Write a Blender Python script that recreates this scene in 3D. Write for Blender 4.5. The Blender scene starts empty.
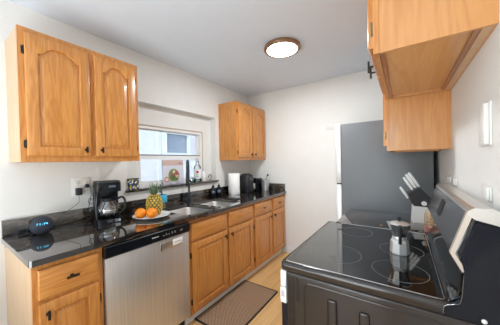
import bpy, bmesh, math, random
from mathutils import Vector, Matrix
random.seed(7)
sc = bpy.context.scene
COL = sc.collection
PI = math.pi

# ------------------------------------------------------------------ camera
cam_d = bpy.data.cameras.new('camera')
cam = bpy.data.objects.new('camera', cam_d)
COL.objects.link(cam)
sc.camera = cam
cam_d.sensor_fit = 'HORIZONTAL'
cam_d.sensor_width = 36
cam_d.lens = 222.999 / 500 * 36
cam_d.shift_x = -1.273 / 500
cam_d.shift_y = 2.158 / 500
cam_d.clip_start = 0.02
CC = Vector((2.05725, -0.1068, 1.33892))
Rv = Vector((0.82693, 0.56185, -0.02255))
Uv = Vector((0.01227, 0.02206, 0.99968))
Fv = Vector((-0.56217, 0.82695, -0.01135))
m = Matrix(((Rv.x, Uv.x, -Fv.x, CC.x), (Rv.y, Uv.y, -Fv.y, CC.y), (Rv.z, Uv.z, -Fv.z, CC.z), (0, 0, 0, 1)))
cam.matrix_world = m

# ------------------------------------------------------------------ world, lights, exposure
sc.view_settings.view_transform = 'Standard'
sc.view_settings.look = 'None'
sc.view_settings.gamma = 1
sc.view_settings.use_curve_mapping = False
sc.view_settings.exposure = 0.56
w = bpy.data.worlds.new('sky'); sc.world = w; w.use_nodes = True
nt = w.node_tree
sky = nt.nodes.new('ShaderNodeTexSky')
sky.sky_type = 'NISHITA'; sky.sun_disc = False
sky.sun_elevation = math.radians(48); sky.sun_rotation = math.radians(200)
nt.links.new(sky.outputs[0], nt.nodes['Background'].inputs[0])
nt.nodes['Background'].inputs[1].default_value = 0.55

def area(name, loc, size, sy, power, target, color=(1, 1, 1)):
    l = bpy.data.lights.new(name, 'AREA'); l.shape = 'RECTANGLE'; l.size = size; l.size_y = sy
    l.energy = power; l.color = color
    o = bpy.data.objects.new(name, l); COL.objects.link(o); o.location = loc
    o.rotation_euler = (Vector(target) - Vector(loc)).to_track_quat('-Z', 'Y').to_euler()
    return o
area('rear_window_fill', (1.15, -3.28, 1.45), 1.7, 1.9, 7, (1.15, 0, 1.30), (0.88, 0.95, 1.0))  # soft area light added at the unseen rear window to even out brightness

area('ceiling_fill', (1.15, -1.4, 0.7), 1.5, 1.9, 46, (1.15, -1.2, 2.4), (0.87, 0.945, 1.0))  # unseen upward fill light added behind the camera to brighten the ceiling
sun_d = bpy.data.lights.new('sun', 'SUN'); sun_d.energy = 1.5; sun_d.angle = math.radians(2); sun_d.color = (1, .97, .92)
sun_o = bpy.data.objects.new('sun', sun_d); COL.objects.link(sun_o)
sun_o.rotation_euler = Vector((-.32, .75, -.80)).to_track_quat('-Z', 'Y').to_euler()

W = 2.284; YB = 2.878; H = 2.397; YR = -3.2
ZC = 0.905

# ------------------------------------------------------------------ materials
def newmat(name):
    mt = bpy.data.materials.new(name); mt.use_nodes = True
    return mt, mt.node_tree, mt.node_tree.nodes['Principled BSDF']
def plain(name, col, rough=0.5, metal=0.0, spec=0.5, coat=0.0, bump=0.0, bscale=200, var=0.04, vscale=8, **kw):
    mt, nt, b = newmat(name)
    b.inputs['Roughness'].default_value = rough
    b.inputs['Metallic'].default_value = metal
    b.inputs['Specular IOR Level'].default_value = spec
    b.inputs['Coat Weight'].default_value = coat
    b.inputs['Coat Roughness'].default_value = 0.05
    tc = nt.nodes.new('ShaderNodeTexCoord')
    n = nt.nodes.new('ShaderNodeTexNoise'); n.inputs['Scale'].default_value = vscale
    nt.links.new(tc.outputs['Object'], n.inputs['Vector'])
    r = nt.nodes.new('ShaderNodeValToRGB')
    r.color_ramp.elements[0].position = 0.3; r.color_ramp.elements[1].position = 0.7
    r.color_ramp.elements[0].color = (*[c * (1 - var) for c in col], 1)
    r.color_ramp.elements[1].color = (*[min(1, c * (1 + var)) for c in col], 1)
    nt.links.new(n.outputs[0], r.inputs[0]); nt.links.new(r.outputs[0], b.inputs['Base Color'])
    if bump:
        n2 = nt.nodes.new('ShaderNodeTexNoise'); n2.inputs['Scale'].default_value = bscale
        nt.links.new(tc.outputs['Object'], n2.inputs['Vector'])
        bp = nt.nodes.new('ShaderNodeBump'); bp.inputs['Strength'].default_value = bump
        bp.inputs['Distance'].default_value = 0.002
        nt.links.new(n2.outputs[0], bp.inputs['Height']); nt.links.new(bp.outputs[0], b.inputs['Normal'])
    return mt
def s2l(*c):
    return tuple(((v / 255 + 0.055) / 1.055) ** 2.4 if v > 10 else v / 255 / 12.92 for v in c)
def wood(name, c1, c2, axis='z', rough=0.32, coat=0.35, scale=1.0):
    mt, nt, b = newmat(name)
    b.inputs['Roughness'].default_value = rough
    b.inputs['Coat Weight'].default_value = coat; b.inputs['Coat Roughness'].default_value = 0.12
    tc = nt.nodes.new('ShaderNodeTexCoord')
    mp = nt.nodes.new('ShaderNodeMapping')
    s = {'x': (1.3, 15, 15), 'y': (15, 1.3, 15), 'z': (15, 15, 1.3)}[axis]
    mp.inputs['Scale'].default_value = tuple(v * scale for v in s)
    nt.links.new(tc.outputs['Object'], mp.inputs['Vector'])
    n = nt.nodes.new('ShaderNodeTexNoise'); n.inputs['Scale'].default_value = 1.0
    n.inputs['Detail'].default_value = 3; n.inputs['Distortion'].default_value = 0.6
    nt.links.new(mp.outputs[0], n.inputs['Vector'])
    # growth rings from a stretched noise
    mul = nt.nodes.new('ShaderNodeMath'); mul.operation = 'MULTIPLY'; mul.inputs[1].default_value = 44
    sn = nt.nodes.new('ShaderNodeMath'); sn.operation = 'SINE'
    nt.links.new(n.outputs[0], mul.inputs[0]); nt.links.new(mul.outputs[0], sn.inputs[0])
    mr = nt.nodes.new('ShaderNodeMapRange'); mr.inputs[1].default_value = -1; mr.inputs[2].default_value = 1
    nt.links.new(sn.outputs[0], mr.inputs[0])
    f = nt.nodes.new('ShaderNodeTexNoise'); f.inputs['Scale'].default_value = 12
    f.inputs['Detail'].default_value = 2
    nt.links.new(mp.outputs[0], f.inputs['Vector'])
    mx = nt.nodes.new('ShaderNodeMath'); mx.operation = 'MULTIPLY_ADD'
    mx.inputs[1].default_value = 0.42
    f2 = nt.nodes.new('ShaderNodeMath'); f2.operation = 'MULTIPLY'; f2.inputs[1].default_value = 0.6
    nt.links.new(f.outputs[0], f2.inputs[0])
    nt.links.new(mr.outputs[0], mx.inputs[0]); nt.links.new(f2.outputs[0], mx.inputs[2])
    r = nt.nodes.new('ShaderNodeValToRGB')
    r.color_ramp.elements[0].position = 0.1; r.color_ramp.elements[1].position = 0.85
    r.color_ramp.elements[0].color = (*c1, 1); r.color_ramp.elements[1].color = (*c2, 1)
    nt.links.new(mx.outputs[0], r.inputs[0]); nt.links.new(r.outputs[0], b.inputs['Base Color'])
    bp = nt.nodes.new('ShaderNodeBump'); bp.inputs['Strength'].default_value = 0.12; bp.inputs['Distance'].default_value = 0.001
    nt.links.new(f.outputs[0], bp.inputs['Height']); nt.links.new(bp.outputs[0], b.inputs['Normal'])
    return mt
def emis(name, col, st):
    mt, nt, b = newmat(name)
    b.inputs['Base Color'].default_value = (*col, 1)
    b.inputs['Emission Color'].default_value = (*col, 1); b.inputs['Emission Strength'].default_value = st
    return mt
def thinglass(name, tint=(1, 1, 1), refl=0.1, rough=0.0):
    mt = bpy.data.materials.new(name); mt.use_nodes = True; nt = mt.node_tree
    for n in list(nt.nodes): nt.nodes.remove(n)
    out = nt.nodes.new('ShaderNodeOutputMaterial')
    tr = nt.nodes.new('ShaderNodeBsdfTransparent'); tr.inputs[0].default_value = (*tint, 1)
    gl = nt.nodes.new('ShaderNodeBsdfGlossy'); gl.inputs['Roughness'].default_value = rough
    fr = nt.nodes.new('ShaderNodeFresnel'); fr.inputs[0].default_value = 1.45
    ad = nt.nodes.new('ShaderNodeMath'); ad.operation = 'ADD'; ad.use_clamp = True; ad.inputs[1].default_value = refl - 0.04
    mx = nt.nodes.new('ShaderNodeMixShader')
    nt.links.new(fr.outputs[0], ad.inputs[0]); nt.links.new(ad.outputs[0], mx.inputs[0])
    nt.links.new(tr.outputs[0], mx.inputs[1]); nt.links.new(gl.outputs[0], mx.inputs[2])
    nt.links.new(mx.outputs[0], out.inputs[0])
    return mt

M = {}
M['wall'] = plain('wall_paint', s2l(231, 230, 226), 0.7, bump=0.08, bscale=90, var=0.01)
M['ceil'] = plain('ceiling_paint', s2l(220, 228, 238), 0.85, bump=0.1, bscale=120, var=0.01)
M['trim'] = plain('white_trim_paint', s2l(236, 236, 233), 0.45, var=0.01)
M['oak_v'] = wood('oak_vertical', s2l(184, 116, 52), s2l(214, 150, 80), 'z')
M['oak_y'] = wood('oak_along_y', s2l(184, 116, 52), s2l(214, 150, 80), 'y')
M['oak_x'] = wood('oak_along_x', s2l(184, 116, 52), s2l(214, 150, 80), 'x')
M['oak_side'] = wood('oak_veneer_side', s2l(196, 134, 78), s2l(212, 154, 94), 'z', scale=0.8)
M['oak_pale'] = wood('oak_veneer_pale', s2l(200, 162, 118), s2l(212, 176, 134), 'z', scale=0.6)
M['oak_under'] = wood('oak_underside', s2l(198, 140, 84), s2l(214, 160, 100), 'y', rough=0.25, scale=0.6)
M['oak_under_dark'] = wood('reddish_oak_edge', s2l(140, 84, 52), s2l(176, 116, 74), 'y', scale=0.8)
M['bronze'] = plain('dark_bronze_metal', s2l(52, 48, 46), 0.4, 0.7)
M['old_brass'] = plain('antique_brass', s2l(128, 116, 88), 0.4, 0.7)
M['aluminium'] = plain('cast_aluminium', s2l(232, 232, 232), 0.3, 0.7)
M['black_plastic'] = plain('black_plastic', s2l(20, 23, 28), 0.2, spec=0.3)
M['soft_black'] = plain('soft_black_plastic', s2l(42, 42, 45), 0.55)
M['matte_black'] = plain('matte_black_metal', s2l(44, 52, 60), 0.38, 0.3)
M['steel'] = plain('polished_steel', s2l(205, 205, 205), 0.16, 1.0)
M['satin'] = plain('satin_steel', s2l(214, 212, 208), 0.32, 0.9)
M['white_plastic'] = plain('white_plastic', s2l(240, 240, 238), 0.35)
M['white_ceramic'] = plain('white_ceramic', s2l(240, 238, 234), 0.15)
M['orange'] = plain('orange_peel', s2l(246, 140, 24), 0.42, bump=0.35, bscale=260, var=0.08)
M['blue'] = plain('turquoise_plastic', s2l(70, 178, 214), 0.4)
M['enamel'] = plain('black_brown_enamel', s2l(48, 43, 40), 0.17, 0.0, 0.5, 0.1)
M['enamel_navy'] = plain('navy_black_enamel', s2l(22, 25, 32), 0.09, 0.0, 0.3, 0.0)
M['guard_face'] = plain('dark_satin_steel', s2l(150, 150, 152), 0.2, 0.9)
M['soft_navy'] = plain('navy_plastic', s2l(14, 18, 28), 0.35, spec=0.2)
M['trim_beige'] = plain('warm_steel_trim', s2l(206, 196, 184), 0.3, 0.5)
M['glass_black'] = plain('black_ceramic_glass', s2l(14, 14, 15), 0.04, 0, 0.8, 0.3, var=0)
M['ring'] = plain('burner_ring_print', s2l(120, 120, 118), 0.3)
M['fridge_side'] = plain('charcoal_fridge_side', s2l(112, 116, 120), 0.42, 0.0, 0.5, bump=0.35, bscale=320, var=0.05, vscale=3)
M['fridge_front'] = plain('pale_steel_door', s2l(222, 223, 224), 0.3, 0.2)
M['rubber'] = plain('black_rubber', s2l(24, 24, 25), 0.7)
M['navy_fabric'] = plain('charcoal_speaker_fabric', s2l(44, 50, 62), 0.85, bump=0.5, bscale=900)
M['cyan'] = emis('clock_digits_light', s2l(70, 200, 235), 1.6)
M['led'] = emis('lamp_diffuser_light', (1.0, 0.97, 0.91), 9.0)
M['lamp_rim'] = plain('bronze_lamp_rim', s2l(150, 116, 88), 0.35, 0.6)
M['copper'] = plain('rose_copper', s2l(220, 168, 150), 0.3, 0.5)
M['brass'] = plain('pale_brass_wire', s2l(190, 160, 110), 0.3, 0.8)
M['stainless_dw'] = None
M['clear'] = thinglass('clear_glass', (0.97, 0.98, 0.98), 0.12)
M['plate_white'] = plain('wall_plate_plastic', s2l(229, 228, 224), 0.55, var=0.01)
M['pane'] = thinglass('window_pane_glass', (0.96, 0.98, 1.0), 0.05)
M['smoked'] = thinglass('carafe_glass', (0.72, 0.74, 0.76), 0.22)
M['teal_glass'] = thinglass('pale_teal_glass', (0.72, 0.93, 0.90), 0.12)
M['grout_grey'] = plain('grey_seal', s2l(120, 120, 122), 0.6)
M['label_red'] = plain('red_print', s2l(196, 40, 44), 0.5)
M['label_grey'] = plain('grey_print', s2l(96, 104, 116), 0.5)
M['light_print'] = plain('light_grey_print', s2l(200, 204, 208), 0.4)
M['paper'] = plain('paper_towel_paper', s2l(246, 245, 242), 0.8, bump=0.3, bscale=160)
M['neigh'] = plain('pale_blue_stucco', s2l(242, 235, 226), 0.8, bump=0.1)
M['neigh_screen'] = plain('grey_window_screen', s2l(132, 142, 152), 0.35)
M['ground'] = plain('grey_concrete', s2l(150, 150, 148), 0.9)
M['tan_wood'] = plain('tan_window_edge', s2l(196, 178, 158), 0.6)

def brushed():
    mt, nt, b = newmat('brushed_stainless')
    b.inputs['Metallic'].default_value = 0.85
    tc = nt.nodes.new('ShaderNodeTexCoord'); mp = nt.nodes.new('ShaderNodeMapping')
    mp.inputs['Scale'].default_value = (60, 260, 1.2)
    nt.links.new(tc.outputs['Object'], mp.inputs['Vector'])
    n = nt.nodes.new('ShaderNodeTexNoise'); n.inputs['Scale'].default_value = 1.0; n.inputs['Detail'].default_value = 3
    nt.links.new(mp.outputs[0], n.inputs['Vector'])
    r = nt.nodes.new('ShaderNodeValToRGB')
    r.color_ramp.elements[0].position = .3; r.color_ramp.elements[1].position = .7
    r.color_ramp.elements[0].color = (*s2l(205, 204, 203), 1); r.color_ramp.elements[1].color = (*s2l(226, 225, 224), 1)
    nt.links.new(n.outputs[0], r.inputs[0]); nt.links.new(r.outputs[0], b.inputs['Base Color'])
    mr = nt.nodes.new('ShaderNodeMapRange'); mr.inputs[3].default_value = 0.38; mr.inputs[4].default_value = 0.5
    nt.links.new(n.outputs[0], mr.inputs[0]); nt.links.new(mr.outputs[0], b.inputs['Roughness'])
    return mt
M['stainless_dw'] = brushed()

def granite():
    mt, nt, b = newmat('dark_veined_granite')
    b.inputs['Roughness'].default_value = 0.05
    b.inputs['Specular IOR Level'].default_value = 0.9
    b.inputs['Coat Weight'].default_value = 0.8; b.inputs['Coat Roughness'].default_value = 0.02
    tc = nt.nodes.new('ShaderNodeTexCoord'); mp = nt.nodes.new('ShaderNodeMapping')
    mp.inputs['Scale'].default_value = (9, 1.7, 9); mp.inputs['Rotation'].default_value = (0, 0, 0.16)
    nt.links.new(tc.outputs['Object'], mp.inputs['Vector'])
    n = nt.nodes.new('ShaderNodeTexNoise'); n.inputs['Scale'].default_value = 1.3; n.inputs['Detail'].default_value = 8
    n.inputs['Roughness'].default_value = 0.65; n.inputs['Distortion'].default_value = 0.9
    nt.links.new(mp.outputs[0], n.inputs['Vector'])
    r = nt.nodes.new('ShaderNodeValToRGB'); e = r.color_ramp.elements
    e[0].position = 0.36; e[0].color = (*s2l(20, 20, 23), 1)
    e[1].position = 0.78; e[1].color = (*s2l(60, 58, 58), 1)
    for p, c in ((0.49, (30, 30, 33)), (0.53, (82, 66, 50)), (0.55, (40, 37, 36)), (0.61, (30, 30, 32)), (0.645, (122, 110, 94)), (0.665, (50, 44, 42))):
        x = e.new(p); x.color = (*s2l(*c), 1)
    nt.links.new(n.outputs[0], r.inputs[0])
    n2 = nt.nodes.new('ShaderNodeTexNoise'); n2.inputs['Scale'].default_value = 7
    n2.inputs['Detail'].default_value = 4
    mp2 = nt.nodes.new('ShaderNodeMapping'); mp2.inputs['Scale'].default_value = (5, 1.2, 5)
    nt.links.new(tc.outputs['Object'], mp2.inputs['Vector']); nt.links.new(mp2.outputs[0], n2.inputs['Vector'])
    r2 = nt.nodes.new('ShaderNodeValToRGB')
    r2.color_ramp.elements[0].position = 0.64; r2.color_ramp.elements[0].color = (0, 0, 0, 1)
    r2.color_ramp.elements[1].position = 0.74; r2.color_ramp.elements[1].color = (1, 1, 1, 1)
    nt.links.new(n2.outputs[0], r2.inputs[0])
    mx = nt.nodes.new('ShaderNodeMixRGB'); mx.inputs[2].default_value = (*s2l(146, 112, 74), 1)
    nt.links.new(r2.outputs[0], mx.inputs[0]); nt.links.new(r.outputs[0], mx.inputs[1])
    nt.links.new(mx.outputs[0], b.inputs['Base Color'])
    return mt
M['granite'] = granite()

def floor_mat():
    mt, nt, b = newmat('oak_floor_planks')
    b.inputs['Roughness'].default_value = 0.35
    tc = nt.nodes.new('ShaderNodeTexCoord'); mp = nt.nodes.new('ShaderNodeMapping')
    mp.inputs['Rotation'].default_value = (0, 0, PI / 2)
    nt.links.new(tc.outputs['Object'], mp.inputs['Vector'])
    br = nt.nodes.new('ShaderNodeTexBrick')
    br.inputs['Scale'].default_value = 1; br.inputs['Brick Width'].default_value = 1.2; br.inputs['Row Height'].default_value = 0.13
    br.inputs['Mortar Size'].default_value = 0.0015; br.inputs['Mortar Smooth'].default_value = 0.1
    br.inputs['Color1'].default_value = (*s2l(228, 186, 128), 1); br.inputs['Color2'].default_value = (*s2l(214, 168, 110), 1)
    br.inputs['Mortar'].default_value = (*s2l(170, 126, 80), 1)
    nt.links.new(mp.outputs[0], br.inputs['Vector'])
    mp2 = nt.nodes.new('ShaderNodeMapping'); mp2.inputs['Scale'].default_value = (22, 1.6, 1)
    nt.links.new(tc.outputs['Object'], mp2.inputs['Vector'])
    n = nt.nodes.new('ShaderNodeTexNoise'); n.inputs['Scale'].default_value = 1.4; n.inputs['Detail'].default_value = 5
    nt.links.new(mp2.outputs[0], n.inputs['Vector'])
    r = nt.nodes.new('ShaderNodeValToRGB'); r.color_ramp.elements[0].position = .3; r.color_ramp.elements[1].position = .7
    r.color_ramp.elements[0].color = (.82, .78, .72, 1); r.color_ramp.elements[1].color = (1, 1, 1, 1)
    nt.links.new(n.outputs[0], r.inputs[0])
    mx = nt.nodes.new('ShaderNodeMixRGB'); mx.blend_type = 'MULTIPLY'; mx.inputs[0].default_value = 1
    nt.links.new(br.outputs[0], mx.inputs[1]); nt.links.new(r.outputs[0], mx.inputs[2])
    nt.links.new(mx.outputs[0], b.inputs['Base Color'])
    return mt
M['floor'] = floor_mat()

def mat_weave():
    mt, nt, b = newmat('brown_woven_mat')
    b.inputs['Roughness'].default_value = 0.95
    tc = nt.nodes.new('ShaderNodeTexCoord')
    br = nt.nodes.new('ShaderNodeTexChecker'); br.inputs['Scale'].default_value = 118
    br.inputs['Color1'].default_value = (*s2l(182, 148, 116), 1); br.inputs['Color2'].default_value = (*s2l(92, 68, 52), 1)
    nt.links.new(tc.outputs['Object'], br.inputs['Vector']); nt.links.new(br.outputs[0], b.inputs['Base Color'])
    bp = nt.nodes.new('ShaderNodeBump'); bp.inputs['Strength'].default_value = .5; bp.inputs['Distance'].default_value = .002
    nt.links.new(br.outputs[1], bp.inputs['Height']); nt.links.new(bp.outputs[0], b.inputs['Normal'])
    return mt
M['weave'] = mat_weave()

def pineapple_mat():
    mt, nt, b = newmat('pineapple_skin')
    b.inputs['Roughness'].default_value = 0.55
    g = nt.nodes.new('ShaderNodeNewGeometry')
    r = nt.nodes.new('ShaderNodeValToRGB'); e = r.color_ramp.elements
    e[0].position = .44; e[0].color = (*s2l(84, 82, 34), 1); e[1].position = .58; e[1].color = (*s2l(232, 202, 92), 1)
    x = e.new(.5); x.color = (*s2l(176, 158, 60), 1)
    nt.links.new(g.outputs['Pointiness'], r.inputs[0]); nt.links.new(r.outputs[0], b.inputs['Base Color'])
    return mt
M['pine'] = pineapple_mat()
M['leaf'] = plain('pineapple_leaf', s2l(112, 134, 104), 0.5, var=0.25, vscale=40)
M['pine_eye'] = plain('pineapple_scale_yellow', s2l(212, 176, 72), 0.5, var=0.15, vscale=60)
M['pine_base'] = plain('pineapple_groove_green', s2l(78, 80, 34), 0.6)

def mosaic():
    mt, nt, b = newmat('mosaic_print')
    b.inputs['Roughness'].default_value = 0.3
    tc = nt.nodes.new('ShaderNodeTexCoord')
    v = nt.nodes.new('ShaderNodeTexVoronoi'); v.inputs['Scale'].default_value = 75; v.distance = 'CHEBYCHEV'
    nt.links.new(tc.outputs['Object'], v.inputs['Vector'])
    sp = nt.nodes.new('ShaderNodeSeparateColor'); nt.links.new(v.outputs['Color'], sp.inputs[0])
    r = nt.nodes.new('ShaderNodeValToRGB'); r.color_ramp.interpolation = 'CONSTANT'; e = r.color_ramp.elements
    e[0].position = 0; e[0].color = (*s2l(34, 48, 84), 1); e[1].position = .38; e[1].color = (*s2l(228, 232, 226), 1)
    for p, c in ((.66, (214, 196, 60)), (.8, (70, 100, 140)), (.92, (240, 240, 235))):
        x = e.new(p); x.color = (*s2l(*c), 1)
    nt.links.new(sp.outputs[0], r.inputs[0]); nt.links.new(r.outputs[0], b.inputs['Base Color'])
    return mt
M['mosaic'] = mosaic()

# ------------------------------------------------------------------ mesh helpers
def new(): return bmesh.new()
def fin(name, bm, mat, parent=None, sm=35, mats=None):
    """link as ONE mesh object; vertices are given in world space, the origin goes to the parent's base"""
    bmesh.ops.recalc_face_normals(bm, faces=bm.faces[:])
    off = Vector((0, 0, 0))
    p = parent
    while p is not None:
        off += Vector(p.location) ; p = p.parent
    if parent is None:
        xs = [v.co for v in bm.verts]
        mn = [min(c[i] for c in xs) for i in range(3)]; mx = [max(c[i] for c in xs) for i in range(3)]
        off = Vector(((mn[0] + mx[0]) / 2, (mn[1] + mx[1]) / 2, mn[2]))
    bmesh.ops.translate(bm, verts=bm.verts[:], vec=-off)
    me = bpy.data.meshes.new(name); bm.to_mesh(me); bm.free()
    if mat is not None: me.materials.append(mat)
    for x in (mats or []): me.materials.append(x)
    if sm:
        for f in me.polygons: f.use_smooth = True
        me.set_sharp_from_angle(angle=math.radians(sm))
    o = bpy.data.objects.new(name, me); COL.objects.link(o)
    if parent is not None: o.parent = parent
    else: o.location = off
    return o
def box(bm, x0, x1, y0, y1, z0, z1, bev=0.0, seg=2):
    r = bmesh.ops.create_cube(bm, size=1)
    vs = r['verts']
    for v in vs:
        v.co = Vector(((x0 + x1) / 2 + v.co.x * (x1 - x0), (y0 + y1) / 2 + v.co.y * (y1 - y0), (z0 + z1) / 2 + v.co.z * (z1 - z0)))
    if bev:
        es = list({e for v in vs for e in v.link_edges})
        r = bmesh.ops.bevel(bm, geom=es, offset=bev, segments=seg, affect='EDGES', profile=0.5)
        vs = list({v for f in r['faces'] for v in f.verts} | {v for v in vs if v.is_valid})
    return vs
def ring_loft(bm, rings, cap0=True, cap1=True, closed=True):
    vr = [[bm.verts.new(p) for p in r] for r in rings]
    n = len(rings[0])
    for a, b in zip(vr, vr[1:]):
        for i in range(n if closed else n - 1):
            j = (i + 1) % n
            bm.faces.new((a[i], a[j], b[j], b[i]))
    if cap0: bm.faces.new(vr[0][::-1])
    if cap1: bm.faces.new(vr[-1])
    return vr
def lathe(bm, c, prof, seg=24, axis=(0, 0, 1), cap0=True, cap1=True, sx=1.0):
    ax = Vector(axis).normalized()
    u = ax.orthogonal().normalized(); v = ax.cross(u)
    rings = []
    for r, h in prof:
        r = max(r, 1e-5)
        rings.append([Vector(c) + ax * h + (u * math.cos(2 * PI * i / seg) + v * math.sin(2 * PI * i / seg)) * r for i in range(seg)])
    return ring_loft(bm, rings, cap0, cap1)
def cyl(bm, p0, p1, r, seg=16, r1=None):
    p0 = Vector(p0); p1 = Vector(p1); d = p1 - p0
    lathe(bm, p0, [(r, 0), (r if r1 is None else r1, d.length)], seg, d)
def tube(bm, pts, r, seg=8, closed=False):
    pts = [Vector(p) for p in pts]; n = len(pts)
    rs = r if isinstance(r, (list, tuple)) else [r] * n
    prev = None; rings = []
    for i, p in enumerate(pts):
        if closed: t = (pts[(i + 1) % n] - pts[i - 1]).normalized()
        else: t = (pts[min(i + 1, n - 1)] - pts[max(i - 1, 0)]).normalized()
        if prev is None: u = t.orthogonal().normalized()
        else: u = (prev - t * prev.dot(t)).normalized()
        prev = u; v = t.cross(u)
        rings.append([p + (u * math.cos(2 * PI * k / seg) + v * math.sin(2 * PI * k / seg)) * rs[i] for k in range(seg)])
    if closed:
        vr = [[bm.verts.new(q) for q in rr] for rr in rings]
        for i in range(n):
            a = vr[i]; b = vr[(i + 1) % n]
            for k in range(seg): bm.faces.new((a[k], a[(k + 1) % seg], b[(k + 1) % seg], b[k]))
    else: ring_loft(bm, rings)
def smooth(pts, n=6):
    pts = [Vector(p) for p in pts]; out = []
    P = [2 * pts[0] - pts[1]] + pts + [2 * pts[-1] - pts[-2]]
    for i in range(1, len(P) - 2):
        for k in range(n):
            t = k / n; a, b, c, d = P[i - 1], P[i], P[i + 1], P[i + 2]
            out.append(0.5 * ((2 * b) + (c - a) * t + (2 * a - 5 * b + 4 * c - d) * t * t + (3 * b - a - 3 * c + d) * t ** 3))
    out.append(pts[-1]); return out
def prism(bm, poly, axis, a, b):
    """poly: 2D points in the plane perpendicular to axis (x: (y,z)  y: (x,z)  z: (x,y))"""
    def mk(p, h):
        return {'x': (h, p[0], p[1]), 'y': (p[0], h, p[1]), 'z': (p[0], p[1], h)}[axis]
    ring_loft(bm, [[Vector(mk(p, a)) for p in poly], [Vector(mk(p, b)) for p in poly]])
def plate(bm, outer, holes, axis, a, b):
    def mk(p, h):
        return {'x': (h, p[0], p[1]), 'y': (p[0], h, p[1]), 'z': (p[0], p[1], h)}[axis]
    es = []
    for loop in [outer] + holes:
        vs = [bm.verts.new(mk(p, a)) for p in loop]
        es += [bm.edges.new((vs[i], vs[(i + 1) % len(vs)])) for i in range(len(vs))]
    r = bmesh.ops.triangle_fill(bm, use_beauty=True, edges=es)
    fs = [f for f in r['geom'] if isinstance(f, bmesh.types.BMFace)]
    r = bmesh.ops.extrude_face_region(bm, geom=fs)
    vs = [v for v in r['geom'] if isinstance(v, bmesh.types.BMVert)]
    d = b - a
    bmesh.ops.translate(bm, verts=vs, vec={'x': (d, 0, 0), 'y': (0, d, 0), 'z': (0, 0, d)}[axis])
def rect(a0, a1, b0, b1): return [(a0, b0), (a1, b0), (a1, b1), (a0, b1)]
def rrect(a0, a1, b0, b1, r, n=5):
    out = []
    for cx, cy, s in ((a1 - r, b0 + r, -PI / 2), (a1 - r, b1 - r, 0), (a0 + r, b1 - r, PI / 2), (a0 + r, b0 + r, PI)):
        for k in range(n + 1):
            t = s + PI / 2 * k / n; out.append((cx + r * math.cos(t), cy + r * math.sin(t)))
    return out
def thing(name, label, cat, loc=(0, 0, 0), group=None):
    o = bpy.data.objects.new(name, None); COL.objects.link(o); o.empty_display_size = 0.05
    o.location = loc; o['label'] = label; o['category'] = cat
    if group: o['group'] = group
    return o
def tag(o, label, cat, group=None):
    o['label'] = label; o['category'] = cat
    if group: o['group'] = group
    return o
def struct(o): o['kind'] = 'structure'; return o

# ------------------------------------------------------------------ room shell
bm = new(); box(bm, -0.3, W + 0.3, YR - 0.3, YB + 0.3, -0.12, 0); struct(fin('floor', bm, M['floor'], sm=0))
bm = new(); box(bm, -0.3, W + 0.3, YR - 0.3, YB + 0.3, H, H + 0.12); struct(fin('ceiling', bm, M['ceil'], sm=0))
bm = new(); box(bm, -0.3, W + 0.3, YB, YB + 0.2, 0, H); struct(fin('wall_back', bm, M['wall'], sm=0))
bm = new(); box(bm, W, W + 0.2, YR, YB, 0, H); struct(fin('wall_right', bm, M['wall'], sm=0))
NY0, NY1, NZ0, NZ1 = 0.93, 2.085, 1.088, 1.94
WY0, WY1, WZ0, WZ1 = 1.06, 1.925, 1.113, 1.735
bm = new()
plate(bm, rect(YR, YB, 0, H), [rect(NY0, NY1, NZ0, NZ1)], 'x', -0.09, 0)
plate(bm, rect(YR, YB, 0, H), [rect(WY0, WY1, WZ0 - 0.025, WZ1)], 'x', -0.22, -0.09)
struct(fin('wall_left', bm, M['wall'], sm=0))
bm = new()
plate(bm, rect(-0.3, W + 0.3, 0, H), [rect(0.28, 2.02, 0.45, 2.25)], 'y', YR - 0.2, YR)
struct(fin('wall_rear', bm, M['wall'], sm=0))
wr = bpy.data.objects.new('window_2', None); COL.objects.link(wr); struct(wr); wr.location = (1.15, YR - 0.04, 0.45)
bm = new(); plate(bm, rect(0.28, 2.02, 0.45, 2.25), [rect(0.33, 1.125, 0.5, 2.2), rect(1.175, 1.97, 0.5, 2.2)], 'y', YR - 0.07, YR - 0.01)
fin('window_frame', bm, M['trim'], wr, 0)
bm = new(); box(bm, 0.33, 1.125, YR - 0.045, YR - 0.041, 0.5, 2.2); box(bm, 1.175, 1.97, YR - 0.045, YR - 0.041, 0.5, 2.2)
fin('window_glass', bm, M['pane'], wr, 0)

def baseboard(name, x0, x1, y0, y1):
    bm = new(); box(bm, x0, x1, y0, y1, 0, 0.095, 0.004); struct(fin(name, bm, M['trim']))
baseboard('baseboard_back', 0.64, 1.55, YB - 0.014, YB)
baseboard('baseboard_left', 0, 0.014, YR, 0.155)
baseboard('baseboard_right', W - 0.014, W, YR, 0.74)

# kitchen window
wn = bpy.data.objects.new('window_1', None); COL.objects.link(wn); struct(wn); wn.location = (-0.12, 1.52, WZ0)
bm = new(); plate(bm, rect(WY0, WY1, WZ0, WZ1), [rect(WY0 + .03, WY1 - .03, WZ0 + .03, WZ1 - .03)], 'x', -0.15, -0.095); fin('window_frame', bm, M['trim'], wn, 0)
bm = new(); box(bm, -.0895, -.083, WY0 - .012, WY1 + .008, WZ1, WZ1 + .008); box(bm, -.0895, -.083, WY1, WY1 + .008, WZ0, WZ1 - .0001)
fin('window_casing', bm, M['tan_wood'], wn, 0)
bm = new(); plate(bm, rect(WY0 + .03, WY1 - .03, WZ0 + .03, 1.43), [rect(WY0 + .045, WY1 - .045, WZ0 + .055, 1.392)], 'x', -0.12, -0.098); fin('sash', bm, M['trim'], wn, 0)
bm = new(); plate(bm, rect(WY0 + .03, WY1 - .03, 1.41, WZ1 - .03), [rect(WY0 + .045, WY1 - .045, 1.44, WZ1 - .042)], 'x', -0.146, -0.124); fin('sash', bm, M['trim'], wn, 0)
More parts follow.
